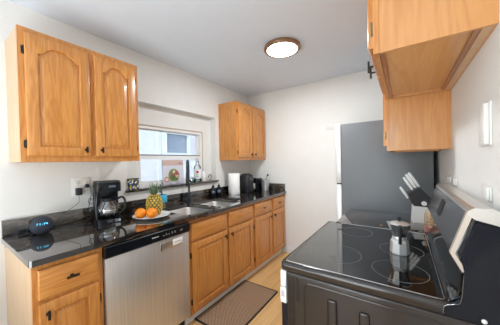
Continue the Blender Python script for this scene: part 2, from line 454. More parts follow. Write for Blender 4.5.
bm = new(); box(bm, -0.121, -0.0975, WY0 + .031, WY1 - .031, 1.4301, 1.442); fin('meeting_rail_seal', bm, M['grout_grey'], wn, 0)
bm = new(); box(bm, -0.111, -0.107, WY0 + .046, WY1 - .046, WZ0 + .056, 1.391); fin('window_glass', bm, M['pane'], wn, 0)
bm = new(); box(bm, -0.137, -0.133, WY0 + .046, WY1 - .046, 1.441, WZ1 - .043); fin('window_glass', bm, M['pane'], wn, 0)
# stone sill
bm = new(); box(bm, -0.0885, 0.03, 0.905, 2.1, 1.09, 1.113, 0.003)
tag(fin('window_sill_shelf', bm, M['granite']), 'dark granite ledge under the kitchen window', 'window sill')

# outside
nb = thing('neighbouring_building', 'pale blue white building wall seen outside through the window', 'building', (-1.75, 2.2, -0.3))
bm = new(); plate(bm, rect(-2.5, 7.5, -0.3, 4.6), [rect(2.38, 2.98, 1.5, 1.95)], 'x', -1.8, -1.6); fin('wall', bm, M['neigh'], nb, 0)
bm = new(); box(bm, -1.6, -1.585, 2.27, 2.335, -0.3, 4.6); fin('trim_board', bm, M['trim'], nb)
bm = new(); plate(bm, rect(2.36, 3.00, 1.47, 1.97), [rect(2.42, 2.94, 1.55, 1.91)], 'x', -1.62, -1.56); wf = fin('window', bm, M['trim'], nb, 0)
bm = new(); box(bm, -1.615, -1.605, 2.42, 2.94, 1.55, 1.91); fin('window_screen', bm, M['neigh_screen'], wf, 0)
bm = new(); box(bm, -1.604, -1.58, 2.42, 2.46, 1.55, 1.91); fin('inner_frame', bm, M['satin'], wf, 0)
bm = new(); box(bm, -1.8, -0.22, -2.5, 7.5, -0.42, -0.3); struct(fin('trim_1', bm, M['ground'], sm=0)).name = 'floor_outside'

# ------------------------------------------------------------------ cabinet parts
def door_mesh(axis, base, sgn, a0, a1, z0, z1, arch=0.0, th=0.02, N=10, fw=0.052, raised=True):
    """raised panel door; the back lies at coordinate `base` on axis (x), front at base+sgn*th"""
    def contour(d, inner):
        ia0, ia1, iz0, iz1 = a0 + fw + d, a1 - fw - d, z0 + fw + d, z1 - fw * (1.0 if arch else 1) - d
        pts = []
        for k in range(N): pts.append((ia0 + (ia1 - ia0) * k / N, iz0))
        for k in range(N): pts.append((ia1, iz0 + (iz1 - arch - iz0) * k / N))
        K = 3 * N
        for k in range(K):
            t = 1 - 2 * k / K   # 1..-1
            a = abs(t)
            s = 0 if a > 0.9 else 0.5 * (1 + math.cos(PI * (a / 0.9) ** 1.8))
            pts.append((ia0 + (ia1 - ia0) * (t + 1) / 2, iz1 - arch * (1 - s)))
        for k in range(N): pts.append((ia0, iz1 - arch - (iz1 - arch - iz0) * k / N))
        return pts
    def outer(d):
        b0, b1, c0, c1 = a0 + d, a1 - d, z0 + d, z1 - d
        pts = [(b0 + (b1 - b0) * k / N, c0) for k in range(N)] + [(b1, c0 + (c1 - c0) * k / N) for k in range(N)]
        K = 3 * N
        pts += [(b1 - (b1 - b0) * k / K, c1) for k in range(K)] + [(b0, c1 - (c1 - c0) * k / N) for k in range(N)]
        return pts
    def P(p, t): return Vector((base + sgn * t, p[0], p[1]))
    seq = [(outer(0), 0), (outer(0), th - .005), (outer(.0025), th - .0015), (outer(.006), th)]
    if raised:
        seq += [(contour(0, 1), th), (contour(.003, 1), th - .002), (contour(.004, 1), th - .013), (contour(.010, 1), th - .013), (contour(.034, 1), th - .002), (contour(.038, 1), th - .002)]
    else:
        pass
    bm = new(); ring_loft(bm, [[P(p, t) for p in s] for s, t in seq])
    return bm
def tpull(parent, x, sgn, y, z, vert=True, L=0.045):
    bm = new()
    cyl(bm, (x, y, z), (x + sgn * (.022 if sgn > 0 else .030), y, z), .0045, 10)
    if vert: box(bm, x + sgn * (.022 if sgn > 0 else .030) - .0045, x + sgn * (.022 if sgn > 0 else .030) + .0045, y - .0055, y + .0055, z - L / 2, z + L / 2, .002)
    else: box(bm, x + sgn * (.022 if sgn > 0 else .030) - .0045, x + sgn * (.022 if sgn > 0 else .030) + .0045, y - L / 2, y + L / 2, z - .0055, z + .0055, .002)
    box(bm, x, x + sgn * .003, y - .008, y + .008, z - .008, z + .008, .001) if sgn > 0 else box(bm, x - .003, x, y - .008, y + .008, z - .008, z + .008, .001)
    fin('handle', bm, M['bronze'], parent)
def hinge(parent, x, sgn, y, z):
    hm = M['old_brass'] if sgn < 0 else M['bronze']
    bm = new(); cyl(bm, (x + sgn * .004, y, z - .024), (x + sgn * .004, y, z + .024), .005, 10)
    box(bm, min(x, x + sgn * .003), max(x, x + sgn * .003), y - .009, y + .009, z - .02, z + .02)
    fin('hinge', bm, hm, parent)
def frame_y(x0, x1, outer, holes):
    bm = new(); plate(bm, rect(*outer), [rect(*h) for h in holes], 'x', x0, x1); return bm

def upper_cabinet(label, y0, y1, z0, z1, doors, side_mat, sgn=1, xw=0.0, xd=0.283, pulls=True, pl_len=.04, under=None):
    """xw wall plane, body depth xd, face frame .02, door .02; sgn +1 opens to +x"""
    t = thing('wall_cabinet', label, 'cabinet', (xw + sgn * xd / 2, (y0 + y1) / 2, z0))
    X = lambda d: xw + sgn * d
    bx = lambda bm, a, b, *r: box(bm, min(X(a), X(b)), max(X(a), X(b)), *r)
    bm = new(); bx(bm, 0, xd, y0 + (.003 if sgn < 0 else 0), y0 + .015, z0, z1); fin('side_panel', bm, side_mat, t, 0)
    bm = new(); bx(bm, 0, xd, y1 - .015, y1, z0, z1); fin('side_panel', bm, side_mat, t, 0)
    bm = new(); bx(bm, 0, .008, y0 + .015, y1 - .015, z0 + .0, z1); fin('back_panel', bm, M['oak_side'], t, 0)
    bm = new(); bx(bm, .008, xd, y0 + .015, y1 - .015, z0 + .014, z0 + .026); fin('bottom_panel', bm, under or M['oak_under'], t, 0)
    bm = new(); bx(bm, .008, xd, y0 + .015, y1 - .015, z1 - .012, z1); fin('top_panel', bm, M['oak_side'], t, 0)
    bm = new()
    ym = (doors[0][1] + doors[1][0]) / 2
    plate(bm, rect(y0, y1, z0, z1), [rect(y0 + .04, ym - .025, z0 + .045, z1 - .045), rect(ym + .025, y1 - .04, z0 + .045, z1 - .045)], 'x', *sorted((X(xd), X(xd + .018))))
    fin('face_frame', bm, M['oak_v'], t, 0)
    for i, (a, b) in enumerate(doors):
        d = fin('door', door_mesh('x', X(xd + .018), sgn, a, b, z0 + .032, z1 - .03, arch=0.05 if (b - a) > .2 else .04), M['oak_v'], t, 30)
        fx = X(xd + .038)
        ky = b - .032 if i == 0 else a + .032
        if pulls: tpull(d, fx, sgn, ky, z0 + .075, True, pl_len)
        hy = a - .003 if i == 0 else b + .003
        for hz in (z0 + .1, z1 - .13): hinge(d, X(xd + .018), sgn, hy, hz)
    return t

upper_cabinet('long oak wall cabinet with two arched doors left of the window', .199, .875, 1.37, 2.13, [(.225, .536), (.565, .85)], M['oak_pale'])
upper_cabinet('smaller oak wall cabinet in the far corner, right of the window', 2.155, 2.872, 1.37, 2.13, [(2.18, 2.49), (2.515, 2.85)], M['oak_v'])

# right-hand wall cabinets (hung deeper at the far one)
t = upper_cabinet('short oak wall cabinet above the stove, its bare underside showing', .80, 1.538, 1.712, 2.36, [(.825, 1.155), (1.18, 1.51)], M['oak_side'], -1, W, .291, pl_len=.055)
bm = new(); box(bm, W - .03, W - .0085, .816, 1.522, 1.712, 1.7255); fin('wall_cleat', bm, M['oak_pale'], t, 0)
bm = new(); box(bm, W - .045, W - .0305, .816, 1.522, 1.716, 1.7255); fin('reddish_strip', bm, M['oak_under_dark'], t, 0)
bm = new(); box(bm, W - .2905, W - .276, .816, 1.522, 1.716, 1.7255); fin('front_strip', bm, M['oak_under_dark'], t, 0)
upper_cabinet('taller oak wall cabinet between the stove cabinet and the refrigerator', 1.542, 2.03, 1.39, 2.36, [(1.565, 1.775), (1.797, 2.005)], M['oak_side'], -1, W, .291, pulls=False)

# ------------------------------------------------------------------ base cabinets
XF = 0.585   # body depth; frame to .605; doors to .625
def base_cabinet(label, y0, y1, drawers, doors, left_mat=None, pulls=True, door_hinge=None, hx=None, knob=None, false_front=False, dz=(.70, .845), zz=(.105, .68)):
    t = thing('base_cabinet', label, 'cabinet', (XF / 2, (y0 + y1) / 2, 0))
    bm = new(); box(bm, .001, XF, y0, y0 + .016, .085, .873); fin('side_panel', bm, left_mat or M['oak_side'], t, 0)
    bm = new(); box(bm, .001, XF, y1 - .016, y1, .085, .873); fin('side_panel', bm, M['oak_side'], t, 0)
    bm = new(); box(bm, .001, XF, y0 + .016, y1 - .016, .085, .1); fin('bottom_panel', bm, M['oak_side'], t, 0)
    bm = new(); box(bm, .001, .012, y0 + .016, y1 - .016, .1, .873); fin('back_panel', bm, M['oak_side'], t, 0)
    holes = [(a + .015, b - .015, dz[0] + .015, dz[1] - .012) for a, b in drawers] + [(a + .015, b - .015, zz[0] + .015, zz[1] - .015) for a, b in doors]
    fin('face_frame', frame_y(XF, XF + .02, (y0, y1, .085, .873), holes), M['oak_v'], t, 0)
    bm = new(); box(bm, .001, .560, y0 + (.0), y1, 0.0, .0845); fin('toe_kick', bm, M['trim'], t, 0)
    for a, b in drawers:
        bm = door_mesh('x', XF + .02, 1, a, b, dz[0], dz[1], raised=False)
        d = fin('drawer_front', bm, M['oak_y'], t, 30)
        if not false_front: tpull(d, XF + .04, 1, (a + b) / 2, (dz[0] + dz[1]) / 2, False, .055)
    for i, (a, b) in enumerate(doors):
        d = fin('door', door_mesh('x', XF + .02, 1, a, b, zz[0], zz[1], arch=0.0), M['oak_v'], t, 30)
        side = hx[i]   # hinge side: -1 left / +1 right
        ky = b - .03 if side < 0 else a + .03
        tpull(d, XF + .04, 1, ky, zz[1] - .055, True, .045)
        for hz in (zz[0] + .09, zz[1] - .1): hinge(d, XF + .02, 1, a - .003 if side < 0 else b + .003, hz)
    return t
base_cabinet('narrow oak base cabinet with one drawer at the left counter end', .168, .466, [(.188, .444)], [(.188, .444)], M['oak_pale'], hx=[1])
base_cabinet('oak base cabinet with two blank fronts and two doors under the sink', 1.083, 2.034, [(1.118, 1.555), (1.588, 2.012)], [(1.118, 1.555), (1.588, 2.012)], hx=[-1, 1], false_front=True)
base_cabinet('oak base cabinet with two drawers in the far corner', 2.038, 2.872, [(2.06, 2.45), (2.495, 2.85)], [(2.06, 2.45), (2.495, 2.85)], hx=[-1, 1])

# worktops
cx0, cx1 = 0.0, 0.64
def ctr_outer(y0, y1):
    r = .018
    o = [(cx0, y0)]
    for k in range(6):
        a = -PI / 2 + PI / 2 * k / 5; o.append((cx1 - r + r * math.cos(a), y0 + r + r * math.sin(a)))
    o += [(cx1, y1), (cx0, y1)]
    return o
B1 = (0.15, 0.56, 1.13, 1.49); B2 = (0.15, 0.56, 1.53, 1.89)
wt = thing('worktop', 'long dark veined granite worktop with upstand under the window', 'countertop', (.32, 1.5, .875))
bm = new(); plate(bm, ctr_outer(.154, 2.874), [rrect(*B1[:2], B1[2], B1[3], .05), rrect(*B2[:2], B2[2], B2[3], .05)], 'z', .8752, ZC)
fin('countertop', bm, M['granite'], wt, 40)
bm = new(); box(bm, .0, .02, .156, 2.874, ZC, 1.012, .002); fin('backsplash', bm, M['granite'], wt)
bm = new(); box(bm, .0205, .625, 2.854, 2.874, ZC, 1.012, .002); fin('backsplash', bm, M['granite'], wt)
# sink
sk = thing('kitchen_sink', 'double bowl stainless steel sink set in the dark worktop', 'sink', (.35, 1.51, .70))
for (x0, x1, y0, y1) in (B1, B2):
    bm = new()
    def lp(d, r, z): return [Vector((p[0], p[1], z)) for p in rrect(x0 + d, x1 - d, y0 + d, y1 - d, r)]
    ring_loft(bm, [lp(-.016, .06, .8748), lp(-.004, .05, .8748), lp(.0, .05, .8745), lp(.004, .05, .868), lp(.012, .05, .75), lp(.03, .05, .728), lp(.06, .05, .722), lp(.15, .02, .718)], cap0=False, cap1=True)
    bs = fin('basin', bm, M['satin'], sk, 50)
    bm = new(); lathe(bm, ((x0 + x1) / 2, (y0 + y1) / 2, .7185), [(.045, 0), (.045, .003), (.03, .003), (.028, -.0), (.001, .001)], 24); fin('drain', bm, M['steel'], bs)

# tap
fc = thing('kitchen_tap', 'tall matte black gooseneck tap behind the sink', 'tap', (.085, 1.55, ZC))
bm = new(); lathe(bm, (.085, 1.55, ZC), [(.027, 0), (.027, .006), (.02, .012), (.019, .10), (.0135, .115)], 20); fin('base', bm, M['matte_black'], fc)
dx, dy = .70, -.71
pts = [(.085, 1.55, ZC + .1), (.085, 1.55, 1.27)]
R = .07
for k in range(0, 13):
    a = PI - PI * k / 12 * 1.0
    pts.append((.085 + dx * (R + R * math.cos(a)), 1.55 + dy * (R + R * math.cos(a)), 1.30 + R * math.sin(a)))
e = pts[-1]; pts.append((e[0], e[1], 1.25))
bm = new(); tube(bm, pts, .0115, 12); fin('spout', bm, M['matte_black'], fc)
bm = new(); lathe(bm, (e[0], e[1], 1.10), [(.016, 0), (.0185, .01), (.0175, .09), (.0135, .15)], 16); fin('spray_head', bm, M['matte_black'], fc)
bm = new(); cyl(bm, (.085, 1.565, .975), (.09, 1.61, .985), .012, 12); tube(bm, [(.09, 1.606, .985), (.11, 1.635, 1.0), (.12, 1.65, 1.03)], [.007, .006, .005], 8); fin('lever', bm, M['matte_black'], fc)

# ------------------------------------------------------------------ dishwasher
dw = thing('dishwasher', 'stainless steel dishwasher with black control strip under the worktop', 'dishwasher', (.3, .77, 0))
bm = new(); box(bm, .02, .585, .475, 1.075, .09, .868, .003); fin('tub', bm, M['soft_black'], dw)
bm = new(); box(bm, .585, .632, .472, 1.076, .115, .795, .004); fin('door', bm, M['stainless_dw'], dw)
bm = new(); prism(bm, [(.585, .798), (.638, .798), (.645, .806), (.645, .862), (.64, .868), (.585, .868)], 'y', .470, 1.078); cp = fin('control_panel', bm, M['black_plastic'], dw)
bm = new(); box(bm, .10, .55, .472, 1.078, 0, .0895); fin('kick_plate', bm, M['soft_black'], dw)
bm = new()
for k in range(8): box(bm, .6451, .6456, .755 + k * .0065, .7595 + k * .0065, .832, .840 if k else .842)
fin('wordmark', bm, M['light_print'], cp, 0)
bm = new()
for k, y in enumerate((.84, .862, .884, .91, .935, .985, .998)):
    box(bm, .6451, .6456, y, y + .008, .829, .833)
    if k in (1, 3, 4, 6): box(bm, .6451, .6456, y, y + .006, .838, .841)
fin('button_marks', bm, M['light_print'], cp, 0)
mg = thing('dishwasher_magnet', 'small silver and white sliding sign stuck to the dishwasher door', 'magnet', (.634, .92, .73))
bm = new(); box(bm, .6325, .637, .824, 1.012, .722, .782, .002); fin('silver_plate', bm, M['satin'], mg)
bm = new(); box(bm, .6372, .6405, .925, 1.008, .732, .778, .001); wp = fin('white_slider', bm, M['white_plastic'], mg)
bm = new(); box(bm, .6372, .640, .824, .829, .722, .782); fin('dark_edge', bm, M['soft_black'], mg)
bm = new()
for k in range(7): box(bm, .6406, .6409, .938 + k * .008, .943 + k * .008, .752, .758)
fin('printed_word', bm, M['label_grey'], wp, 0)

# ------------------------------------------------------------------ mat
mt_ = thing('floor_mat', 'brown woven mat with black border lying in front of the sink', 'mat', (.77, 1.54, 0))
bm = new(); plate(bm, rrect(.558, .985, 1.17, 1.912, .01), [rrect(.572, .971, 1.184, 1.898, .006)], 'z', .0005, .0075); fin('border', bm, M['rubber'], mt_, 0)
bm = new(); box(bm, .5722, .9708, 1.1842, 1.8978, .0006, .0085); fin('woven_field', bm, M['weave'], mt_, 0)

# ------------------------------------------------------------------ ceiling lamp
lp_ = thing('ceiling_lamp', 'round flush ceiling lamp with bronze rim and glowing disc', 'lamp', (1.15, 1.775, H - .035))
bm = new(); lathe(bm, (1.15, 1.775, H), [(.155, -.0005), (.165, -.006), (.168, -.024), (.16, -.034), (.140, -.036), (.138, -.028), (.02, -.028)], 48, cap0=True); fin('rim', bm, M['lamp_rim'], lp_)
bm = new(); lathe(bm, (1.15, 1.775, H), [(.137, -.0285), (.137, -.033), (.10, -.036), (.03, -.037)], 48); fin('diffuser', bm, M['led'], lp_)
ld = bpy.data.lights.new('ceiling_lamp_light', 'AREA'); ld.shape = 'DISK'; ld.size = .27; ld.energy = 13.5; ld.color = (0.90, .95, 1)
lo = bpy.data.objects.new('ceiling_lamp_light', ld); COL.objects.link(lo); lo.location = (1.15, 1.775, H - .04)

# ------------------------------------------------------------------ stove
SX, SY0, SY1 = 1.609, .755, 1.517
st = thing('electric_stove', 'black glass-top electric stove with slanted steel control panel', 'stove', (1.95, 1.13, 0))
bm = new(); box(bm, SX + .027, 2.27, SY0 + .004, SY1 - .004, .02, .868, .008, 3); body = fin('body', bm, M['enamel'], st)
def loop3(x0, x1, z0, z1, r, y): return [(p[0], y, p[1]) for p in rrect(x0, x1, z0, z1, r, 6)]
ys = SY0 + .004
bm = new(); tube(bm, loop3(1.716, 2.16, .2, .842, .03, ys), .0035, 8, True); fin('embossed_panel_edge', bm, M['enamel'], body)
for xg in (1.650, 1.668, 1.688):
    bm = new(); tube(bm, loop3(xg - .004, xg + .004, .2 if xg < 1.68 else .752, .852, .0035, ys), .0025, 6, True); fin('embossed_groove', bm, M['enamel'], body)
for xg, zt_ in ((1.828, .808), (1.938, .798)):
    bm = new(); box(bm, xg - .017, xg + .017, ys - .008, ys + .002, .5, zt_, .0075, 3); fin('embossed_rib', bm, M['enamel'], body)
bm = new(); box(bm, SX - .002, SX + .026, SY0 + .012, SY1 - .012, .10, .722, .005); od = fin('oven_door', bm, M['enamel_navy'], st)
bm = new(); box(bm, SX - .004, SX + .025, SY0 + .006, SY1 - .006, .724, .792, .004); dt = fin('door_top_rail', bm, M['white_plastic'], st)
bm = new(); box(bm, SX - .001, SX + .025, SY0 + .006, SY1 - .006, .797, .866, .003); fin('front_rail', bm, M['white_plastic'], st)
bm = new()
for k in range(4):
    for j in range(3): box(bm, SX + .003 + j * .005, SX + .006 + j * .005, SY0 + .0052, SY0 + .0058, .752 + k * .007, .756 + k * .007)
fin('printed_marks', bm, M['label_grey'], dt, 0)
# cooktop tray and glass
bm = new()
def tl(d, r, z): return [Vector((p[0], p[1], z)) for p in rrect(SX + d, 2.262 - d, SY0 + d, SY1 - d, r, 6)]
ring_loft(bm, [tl(.006, .02, .868), tl(.0, .022, .874), tl(.0, .022, .898), tl(.006, .018, .907), tl(.014, .012, .908), tl(.016, .012, .9035), tl(.2, .01, .9035)])
ct = fin('cooktop_tray', bm, M['enamel'], st, 50)
bm = new(); plate(bm, rrect(SX + .0175, 2.158, SY0 + .02, SY1 - .02, .012), [], 'z', .9036, .9062); gl = fin('glass_surface', bm, M['glass_black'], ct, 0)
bm = new()
edge = [(p[0], p[1], .9066) for p in rrect(SX + .0175, 2.158, SY0 + .02, SY1 - .02, .012)]
tube(bm, edge, .0012, 6, True); fin('metal_edge', bm, M['satin'], ct)
def ringmesh(cx, cy, r):
    bm = new(); n = 64
    a = [Vector((cx + r * math.cos(2 * PI * i / n), cy + r * math.sin(2 * PI * i / n), .9063)) for i in range(n)]
    b = [Vector((cx + (r - .0022) * math.cos(2 * PI * i / n), cy + (r - .0022) * math.sin(2 * PI * i / n), .9063)) for i in range(n)]
    c = [v + Vector((0, 0, .0003)) for v in b]; d = [v + Vector((0, 0, .0003)) for v in a]
    ring_loft(bm, [a, b, c, d, a], False, False)
    bmesh.ops.remove_doubles(bm, verts=bm.verts[:], dist=1e-6)
    return bm
for cx, cy, r in ((1.79, .965, .112), (2.04, .92, .094), (1.82, 1.345, .088), (2.045, 1.16, .088)):
    fin('burner_ring', ringmesh(cx, cy, r), M['ring'], gl, 0)
bm = new(); cyl(bm, (1.668, 1.495, .9064), (1.70, 1.495, .9064), .0028, 8); fin('vent_slot', bm, M['rubber'], ct)
# back guard
prof = [(2.120, .909), (2.145, .909), (2.185, .93), (2.203, 1.008), (2.176, 1.058), (2.214, 1.183), (2.222, 1.192), (2.262, 1.190), (2.270, 1.178), (2.270, .870), (2.2, .870), (2.166, .885)]
gp = [(2.136, .909), (2.186, .93), (2.192, 1.014), (2.167, 1.060), (2.209, 1.186), (2.266, 1.192), (2.272, 1.18), (2.272, .909)]
bm = new(); prism(bm, [(2.175, .9085), (2.18, .9085), (2.196, .93), (2.206, 1.014), (2.186, 1.062), (2.226, 1.178), (2.268, 1.178), (2.268, .9085)], 'y', SY0 + .012, SY1 - .012)
bg = fin('backguard', bm, M['enamel_navy'], st, 20)
# curved foot of the back guard in glossy black
bm = new()
foot = [(2.162, .9082)] + [(2.162 + .032 * math.sin(a), .9082 + .09 * (1 - math.cos(a))) for a in [PI / 2 * k / 8 for k in range(1, 9)]] + [(2.2, 1.0042), (2.2, .9082)]
prism(bm, foot, 'y', SY0 + .016, SY1 - .016); fin('curved_foot', bm, M['glass_black'], bg, 40)
# control face: two slanted sheets
def slab(pts, th, y0, y1):
    (x0, z0), (x1, z1) = pts
    d = Vector((x1 - x0, 0, z1 - z0)).normalized(); n = Vector((-d.z, 0, d.x))
    return [(x0, z0), (x1, z1), (x1 - n.x * th, z1 - n.z * th), (x0 - n.x * th, z0 - n.z * th)]
bm = new(); prism(bm, [(2.170, 1.060), (2.208, 1.180), (2.224, 1.178), (2.186, 1.060)], 'y', SY0 + .020, SY1 - .01); cf = fin('control_face', bm, M['guard_face'], bg, 0)
bm = new(); prism(bm, [(2.196, 1.008), (2.170, 1.058), (2.186, 1.060), (2.208, 1.012)], 'y', SY0 + .020, SY1 - .01); fin('lower_face', bm, M['guard_face'], bg, 0)
bm = new(); prism(bm, [(2.1785, 1.096), (2.1985, 1.158), (2.2005, 1.158), (2.1805, 1.096)], 'y', 1.10, 1.18); fin('display_window', bm, M['rubber'], cf, 0)
# bright end trim
bm = new(); prism(bm, [(2.168, 1.060), (2.208, 1.188), (2.219, 1.178), (2.180, 1.060), (2.204, 1.012), (2.195, 1.008)], 'y', SY0 + .003, SY0 + .0195); fin('end_trim', bm, M['trim_beige'], bg, 0)
bm = new(); prism(bm, [(2.207, 1.176), (2.212, 1.190), (2.222, 1.196), (2.262, 1.196), (2.2725, 1.188), (2.2725, 1.150), (2.266, 1.152), (2.222, 1.1635)], 'y', SY0 + .001, SY1 - .003); fin('top_cap', bm, M['satin'], bg, 0)
bm = new(); prism(bm, [(2.15, .874), (2.154, .900), (2.176, .912), (2.192, .925), (2.1985, 1.008), (2.19, 1.06), (2.221, 1.163), (2.2725, 1.1495), (2.2725, .874)], 'y', SY0 - .0005, SY0 + .011)
ep = fin('end_panel', bm, M['enamel_navy'], bg, 0)
bm = new(); prism(bm, [(2.194, 1.058), (2.224, 1.158), (2.270, 1.146), (2.270, 1.125), (2.262, 1.112), (2.252, 1.105), (2.247, 1.09), (2.240, 1.072), (2.226, 1.066), (2.212, 1.064), (2.208, 1.02), (2.202, 1.02)], 'y', SY0 - .010, SY0 - .0006); fin('end_cap', bm, M['soft_navy'], ep, 30)
bm = new(); tube(bm, smooth([(2.151, SY0 - .0008, .876), (2.1545, SY0 - .0008, .899), (2.176, SY0 - .0008, .911), (2.191, SY0 - .0008, .925), (2.1975, SY0 - .0008, 1.0)], 5), .0008, 6); fin('seam_bead', bm, M['guard_face'], ep)
bm = new(); lathe(bm, (2.238, SY0 - .0005, .884), [(.006, 0), (.006, .002), (.002, .004)], 16, (0, -1, 0)); fin('white_screw_cap', bm, M['white_plastic'], ep)

# ------------------------------------------------------------------ counter beyond the stove, fridge
cab = thing('base_cabinet', 'oak base cabinet squeezed between the stove and the refrigerator', 'cabinet', (1.98, 1.78, 0))
bm = new(); box(bm, 1.70, 2.28, 1.524, 2.034, .09, .873); fin('carcass', bm, M['oak_side'], cab, 0)
bm = new(); box(bm, 1.68, 1.6995, 1.545, 2.015, .11, .68, .004); fin('door', bm, M['oak_v'], cab)
bm = new(); box(bm, 1.68, 1.6995, 1.545, 2.015, .70, .85, .004); fin('drawer_front', bm, M['oak_y'], cab)
bm = new(); box(bm, 1.76, 2.28, 1.524, 2.034, 0, .0895); fin('toe_kick', bm, M['trim'], cab, 0)
bm = new(); box(bm, 1.664, 2.282, 1.520, 2.040, .8735, ZC, .003)
tag(fin('worktop', bm, M['granite']), 'short dark stone worktop piece holding the knife block', 'countertop')

fr = thing('refrigerator', 'tall refrigerator with charcoal side and pale steel front', 'refrigerator', (1.9, 2.4, 0))
bm = new(); box(bm, 1.592, 2.25, 2.06, 2.84, .03, 1.668, .004); fin('body', bm, M['fridge_side'], fr)
bm = new(); box(bm, 1.535, 1.586, 2.064, 2.836, 1.125, 1.672, .006); fin('freezer_door', bm, M['fridge_front'], fr)
bm = new(); box(bm, 1.535, 1.586, 2.064, 2.836, .06, 1.115, .006); fin('door', bm, M['fridge_front'], fr)
bm = new(); box(bm, 1.5862, 1.5918, 2.07, 2.83, .06, 1.665); fin('door_gasket', bm, M['grout_grey'], fr, 0)
bm = new(); box(bm, 1.545, 1.59, 2.066, 2.834, 1.1155, 1.1245); fin('door_gap_strip', bm, M['soft_black'], fr, 0)
bm = new(); box(bm, 1.65, 2.2, 2.1, 2.8, 0, .0295); fin('feet', bm, M['rubber'], fr, 0)

# ------------------------------------------------------------------ wall plates
def plate_x(name, label, cat, x, sgn, y0, y1, z0, z1):
    t = thing(name, label, cat, (x, (y0 + y1) / 2, z0))
    bm = new(); a, b = sorted((x, x + sgn * .006)); box(bm, a, b, y0, y1, z0, z1, .002); fin('wall_plate', bm, M['plate_white'], t)
    return t
t = plate_x('light_switch', 'white light switch plate on the right wall above the stove', 'switch', W, -1, .868, .99, 1.375, 1.51)
bm = new(); box(bm, W - .018, W - .0061, .872, .915, 1.378, 1.506, .003); fin('dimmer_block', bm, M['plate_white'], t)
bm = new(); box(bm, W - .009, W - .0061, .940, .970, 1.41, 1.475, .001); fin('rocker', bm, M['plate_white'], t)
t = plate_x('wall_outlet', 'white outlet on the right wall over the stove back, nearest the camera', 'outlet', W, -1, .875, .965, 1.20, 1.245)
bm = new(); box(bm, W - .012, W - .0061, .878, .915, 1.203, 1.242, .002); fin('outlet_cover', bm, M['plate_white'], t)
def plug_x(y, lab):
    t = thing('outlet_plug', lab, 'plug', (W, y, 1.198), group=None)
    bm = new(); box(bm, W - .008, W - .0003, y - .045, y + .045, 1.197, 1.232, .002); fin('wall_plate', bm, M['plate_white'], t)
    bm = new(); box(bm, W - .014, W - .0082, y - .03, y + .0, 1.200, 1.228, .002); fin('plug_body', bm, M['plate_white'], t)
plug_x(1.62, 'small white plug on the right wall next to the dark gap by the refrigerator')
plug_x(1.43, 'small white plug behind the stove, second from the refrigerator')
# back wall switch
t = thing('light_switch', 'white light switch on the back wall beside the refrigerator top', 'switch', (1.275, YB, 1.735))
bm = new(); box(bm, 1.228, 1.322, YB - .006, YB - .0002, 1.735, 1.825, .002); fin('wall_plate', bm, M['plate_white'], t)
bm = new(); box(bm, 1.262, 1.288, YB - .009, YB - .0061, 1.757, 1.803, .001); fin('rocker', bm, M['plate_white'], t)
# left wall double outlet
t = thing('wall_outlet', 'white double outlet plate on the wall beside the coffee maker', 'outlet', (0, .577, 1.11))
bm = new(); box(bm, .0002, .006, .517, .636, 1.11, 1.248, .002); wp = fin('wall_plate', bm, M['plate_white'], t)
for y in (.547, .607):
    for z in (1.15, 1.21):
        bm = new(); box(bm, .0061, .008, y - .016, y + .016, z - .017, z + .017, .0008); rc = fin('receptacle', bm, M['plate_white'], t)
        bm = new(); box(bm, .0081, .0085, y - .007, y - .005, z - .004, z + .007); box(bm, .0081, .0085, y + .005, y + .007, z - .004, z + .007); fin('slots', bm, M['soft_black'], rc, 0)
# charger brick with cable
ch = thing('charger', 'black square charger in the outlet with thin cable to the speaker', 'charger', (.03, .56, 1.13))
bm = new(); box(bm, .0088, .04, .532, .572, 1.118, 1.172, .006); fin('brick', bm, M['soft_black'], ch)
bm = new(); tube(bm, smooth([(.024, .552, 1.120), (.026, .552, 1.09), (.03, .545, 1.06), (.035, .50, 1.03), (.045, .455, 1.0), (.04, .43, .95), (.042, .40, .912), (.06, .37, .908), (.05, .33, .909), (.055, .30, .908)], 6), .0016, 6); fin('cable', bm, M['rubber'], ch)
pl2 = thing('power_plug', 'small black plug with looped cord beside the coffee maker', 'plug', (.02, .60, 1.17))
bm = new(); box(bm, .0088, .032, .594, .618, 1.168, 1.196, .005); fin('plug_body', bm, M['soft_black'], pl2)
bm = new(); pp = [(.030, .612, 1.182), (.045, .622, 1.17), (.047, .624, 1.12), (.04, .622, 1.085)]
pp += [(.04, .622 + .016 * math.sin(a), 1.062 + .022 * math.cos(a)) for a in [2 * PI * k / 8 for k in range(1, 9)]]
pp += [(.034, .612, 1.03), (.030, .600, .97), (.030, .592, .912)]
tube(bm, smooth(pp, 4), .0022, 6); fin('cord', bm, M['rubber'], pl2)

# ------------------------------------------------------------------ smart speaker
EC = Vector((.112, .318, ZC + .0545)); ER = .059
ec = thing('smart_speaker', 'round charcoal smart speaker showing blue clock digits', 'speaker', (EC.x, EC.y, ZC))
bm = new(); prof = []
for k in range(0, 25):
    a = -PI / 2 + PI * k / 24
    r = ER * math.cos(a); z = ER * math.sin(a)
    if z < -.054: r, z = (ER * math.cos(math.asin(-.054 / ER))), -.054
    prof.append((r, z))
prof = [p for i, p in enumerate(prof) if i == 0 or p != prof[i - 1]]
lathe(bm, EC, prof, 40); sb = fin('fabric_body', bm, M['navy_fabric'], ec, 60)
bm = new()
f = (CC - EC); f.z = 0; f = f.normalized(); f = (Matrix.Rotation(math.radians(4), 3, 'Z') @ f)
rt = Vector((-f.y, f.x, 0))
def dot(a, b, h=.0055):  # angles on the sphere surface
    d = f * math.cos(a) * math.cos(b) + rt * math.sin(a) * math.cos(b) + Vector((0, 0, math.sin(b)))
    return EC + d * (ER + h * 0.06)
SEG = {'1': 'bc', '4': 'fgbc'}
